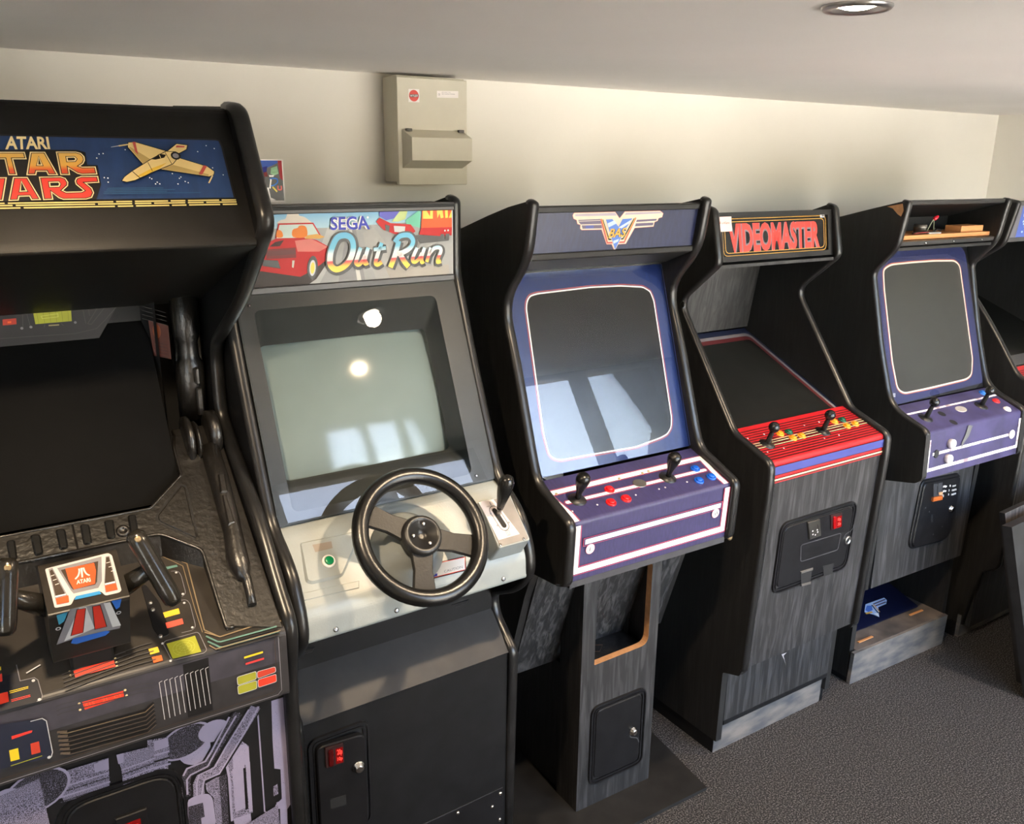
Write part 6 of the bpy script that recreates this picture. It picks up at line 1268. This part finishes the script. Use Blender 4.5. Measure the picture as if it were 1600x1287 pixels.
a = Art(F, .0086); a.poly(rect(ww - .052, ww - .014, q[1][1] + .020, q[1][1] + .070), pr('lamp_red_print', 120, 10, 12, .2)); a.text('50p', [(ww - .046, q[1][1] + .026), (ww - .018, q[1][1] + .026), (ww - .018, q[1][1] + .040), (ww - .046, q[1][1] + .040)], MATS['lit_red'], .02); a.build('price_window', cs, C, 'red price window')
cs = G().pp(F, rect(.05, uo - .012, q[1][1] + .02, q[1][1] + .09, .003, 2), 0, .008, 0, .002).build('coin_slot', d, C, METALB)
# flight yoke
yk = G().prism_x(rounded([(1.563, 1.232), (1.468, 1.182), (1.475, 1.174), (1.530, 1.062), (1.60, 1.055), (1.64, 1.20)], [.004, .004, .003, .006, 0, .006], 3), .068, .192, 0).build('flight_yoke', root, C, mat('yoke_brown', (.028, .024, .020), .3, var=.2))
a = Art(PN['sw_badge'], .0004)
a.poly(rounded([(0.0778,0.0093),(0.1775,0.0037),(0.1827,0.0104),(0.1823,0.0901),(0.1782,0.0932),(0.1564,0.0932),(0.1515,0.0823),(0.112,0.0813),(0.1036,0.0954),(0.0795,0.0941)], .003, 2), pr('badge_white', 196, 190, 190)); 
a.poly([(0.0827,0.0117),(0.089,0.0106),(0.1027,0.0804),(0.1016,0.0895),(0.0832,0.0887)], GREY); a.poly([(0.1724,0.0107),(0.1785,0.0109),(0.177,0.0873),(0.1575,0.0871),(0.16,0.0643)], GREY)
a.poly([(0.084,0.0161),(0.0881,0.0141),(0.0987,0.0706),(0.0845,0.0713)], BROWN); a.poly([(0.1729,0.0132),(0.1772,0.0133),(0.1761,0.0684),(0.1604,0.0678)], BROWN)
a.poly([(0.0958,0.0136),(0.1661,0.0088),(0.157,0.0612),(0.1491,0.074),(0.1109,0.0741),(0.1083,0.0673)], GREY); a.poly([(0.1005,0.0195),(0.1593,0.0175),(0.1492,0.0609),(0.1452,0.0662),(0.1115,0.0662),(0.1093,0.0612)], BROWN)
a.poly([(0.1076,0.0186),(0.1522,0.0194),(0.152,0.0374),(0.1455,0.0641),(0.1126,0.0657),(0.1084,0.0436)], pr('badge_orange', 234, 88, 44))
for k in range(3):
    for q in ([(0.0838,0.0277),(0.0896,0.0267)], [(0.1706,0.0255),(0.1766,0.0251)]): a.line([(u + k * .0018, v + k * .0102) for u, v in q], .0011, WHITE)
a.poly([(0.0838,0.071),(0.1002,0.0711),(0.0998,0.0735),(0.0837,0.0742)], WHITE); a.poly([(0.1598,0.0687),(0.1761,0.0684),(0.1758,0.072),(0.1601,0.0721)], WHITE)
a.poly([(0.084,0.0764),(0.1028,0.0758),(0.1016,0.0895),(0.0839,0.0889)], pr('badge_orange', 234, 88, 44)); a.poly([(0.1594,0.0734),(0.1766,0.0736),(0.1766,0.0872),(0.1588,0.0871)], pr('badge_orange', 234, 88, 44))
a.poly([(0.113,0.0812),(0.1493,0.0816),(0.151,0.0887),(0.1101,0.0881)], CYAN)
LOGOW = pr('logo_cream', 246, 226, 210)
a.poly([(0.1297,0.025),(0.1331,0.0252),(0.1304,0.0457),(0.128,0.0456)], LOGOW); a.line(smooth_pts([(0.1276,0.0257),(0.1267,0.0328),(0.1235,0.0406),(0.1182,0.046)], 4), .0026, LOGOW); a.line(smooth_pts([(0.1346,0.0257),(0.1348,0.0331),(0.1369,0.0405),(0.1409,0.045)], 4), .0026, LOGOW)
a.text('ATARI', [(0.1194,0.0492),(0.1404,0.0497),(0.1404,0.0585),(0.1183,0.0576)], LOGOW, .03); a.build('badge_print', yk, C)
a = Art(PN['sw_badge_low'], .0010)
a.poly([(0.1004,-0.0149),(0.1535,-0.0102),(0.1763,0.0602),(0.1742,0.0694),(0.1064,0.0656),(0.0752,0.0711)], GREY); a.poly([(0.1136,-0.0125),(0.1243,-0.0112),(0.1348,0.0518),(0.0872,0.0667)], LGREY)
for q in ([(0.1108,-0.009),(0.1227,-0.0071),(0.1161,0.055),(0.0987,0.0554)], [(0.1341,-0.0071),(0.1451,-0.0064),(0.1531,0.0549),(0.1356,0.0548)]): a.poly(inset(q, -.0012), INK); a.poly(q, pr('badge_red', 206, 58, 44))
a.poly([(0.1507,-0.0098),(0.1608,-0.0088),(0.1763,0.0618),(0.1628,0.0609)], LGREY); a.poly([(0.1009,0.0648),(0.1522,0.0663),(0.1588,0.071),(0.1509,0.0793),(0.1056,0.0822),(0.0967,0.0763)], pr('badge_blue', 50, 104, 190))
a.poly([(0.0798,-0.0079),(0.0966,-0.0096),(0.0901,0.0124),(0.0818,0.0184)], pr('badge_teal', 60, 140, 170)); a.poly([(0.1627,-0.0112),(0.1786,-0.0105),(0.1754,0.0101),(0.1696,0.0142)], pr('badge_blue', 50, 104, 190)); a.dots([(0.0803,0.028),(0.1732,0.0248)], .0042, LGREY, 14); a.dots([(0.0803,0.028),(0.1732,0.0248)], .0024, INK, 12); a.build('lower_badge_print', yk, C)
G().box(.095, .165, 1.545, 1.62, 1.02, 1.09, 0, .004).build('yoke_post', yk, C, PLASTIC)
hb = [(0.216,1.2778),(0.2599,1.1582)]; lbt = [(0.0234,1.275)]; lb2 = [(0.0045,1.1764)]
for p0, p1, sx in ((hb[0], hb[1], 1), (lbt[0], lb2[0], -1)):
    A_, B_ = Vector((p0[0], 1.49, p0[1])), Vector((p1[0], 1.448, p1[1])); ax = (B_ - A_).normalized(); L_ = (B_ - A_).length
    h = G().lathe(A_ - ax * .008, ax, [(.009, -.004), (.0160, .004), (.0168, .02), (.0168, L_ * .85), (.0155, L_), (.010, L_ + .008)], 0, 18).build('handle', yk, C, mat('grip_black', (.016, .0145, .012), .22))
    G().lathe(A_ + Vector((0, -.0135, .002)), (0, -1, .35), [(.0055, 0), (.0055, .003), (.003, .0035)], 0, 12).build('handle_screw', h, C, mat('brass_screw', (.45, .33, .18), .35, .8))
    M_ = A_.lerp(B_, .48) + Vector((0, .012, 0)); E_ = Vector((.190 if sx > 0 else .070, 1.545, 1.165))
    d_ = M_ - E_; G().lathe(E_, d_, [(.0185, -.004), (.018, .2 * d_.length), (.0125, d_.length)], 0, 16).build('handle_arm', yk, C, mat('grip_black', (.016, .0145, .012), .22))
    tr = G().pp(Panel(None, B_ + Vector((.0, -.013, .012)), (0, -.6, 0), (0, -.2, -1)), rect(-.008, .008, -.03, .0), 0, .004, 0, .001)
G().box(xl, xr, 2.025, 2.04, .05, 1.95, 0).build('back_panel', root, C, MATTE)
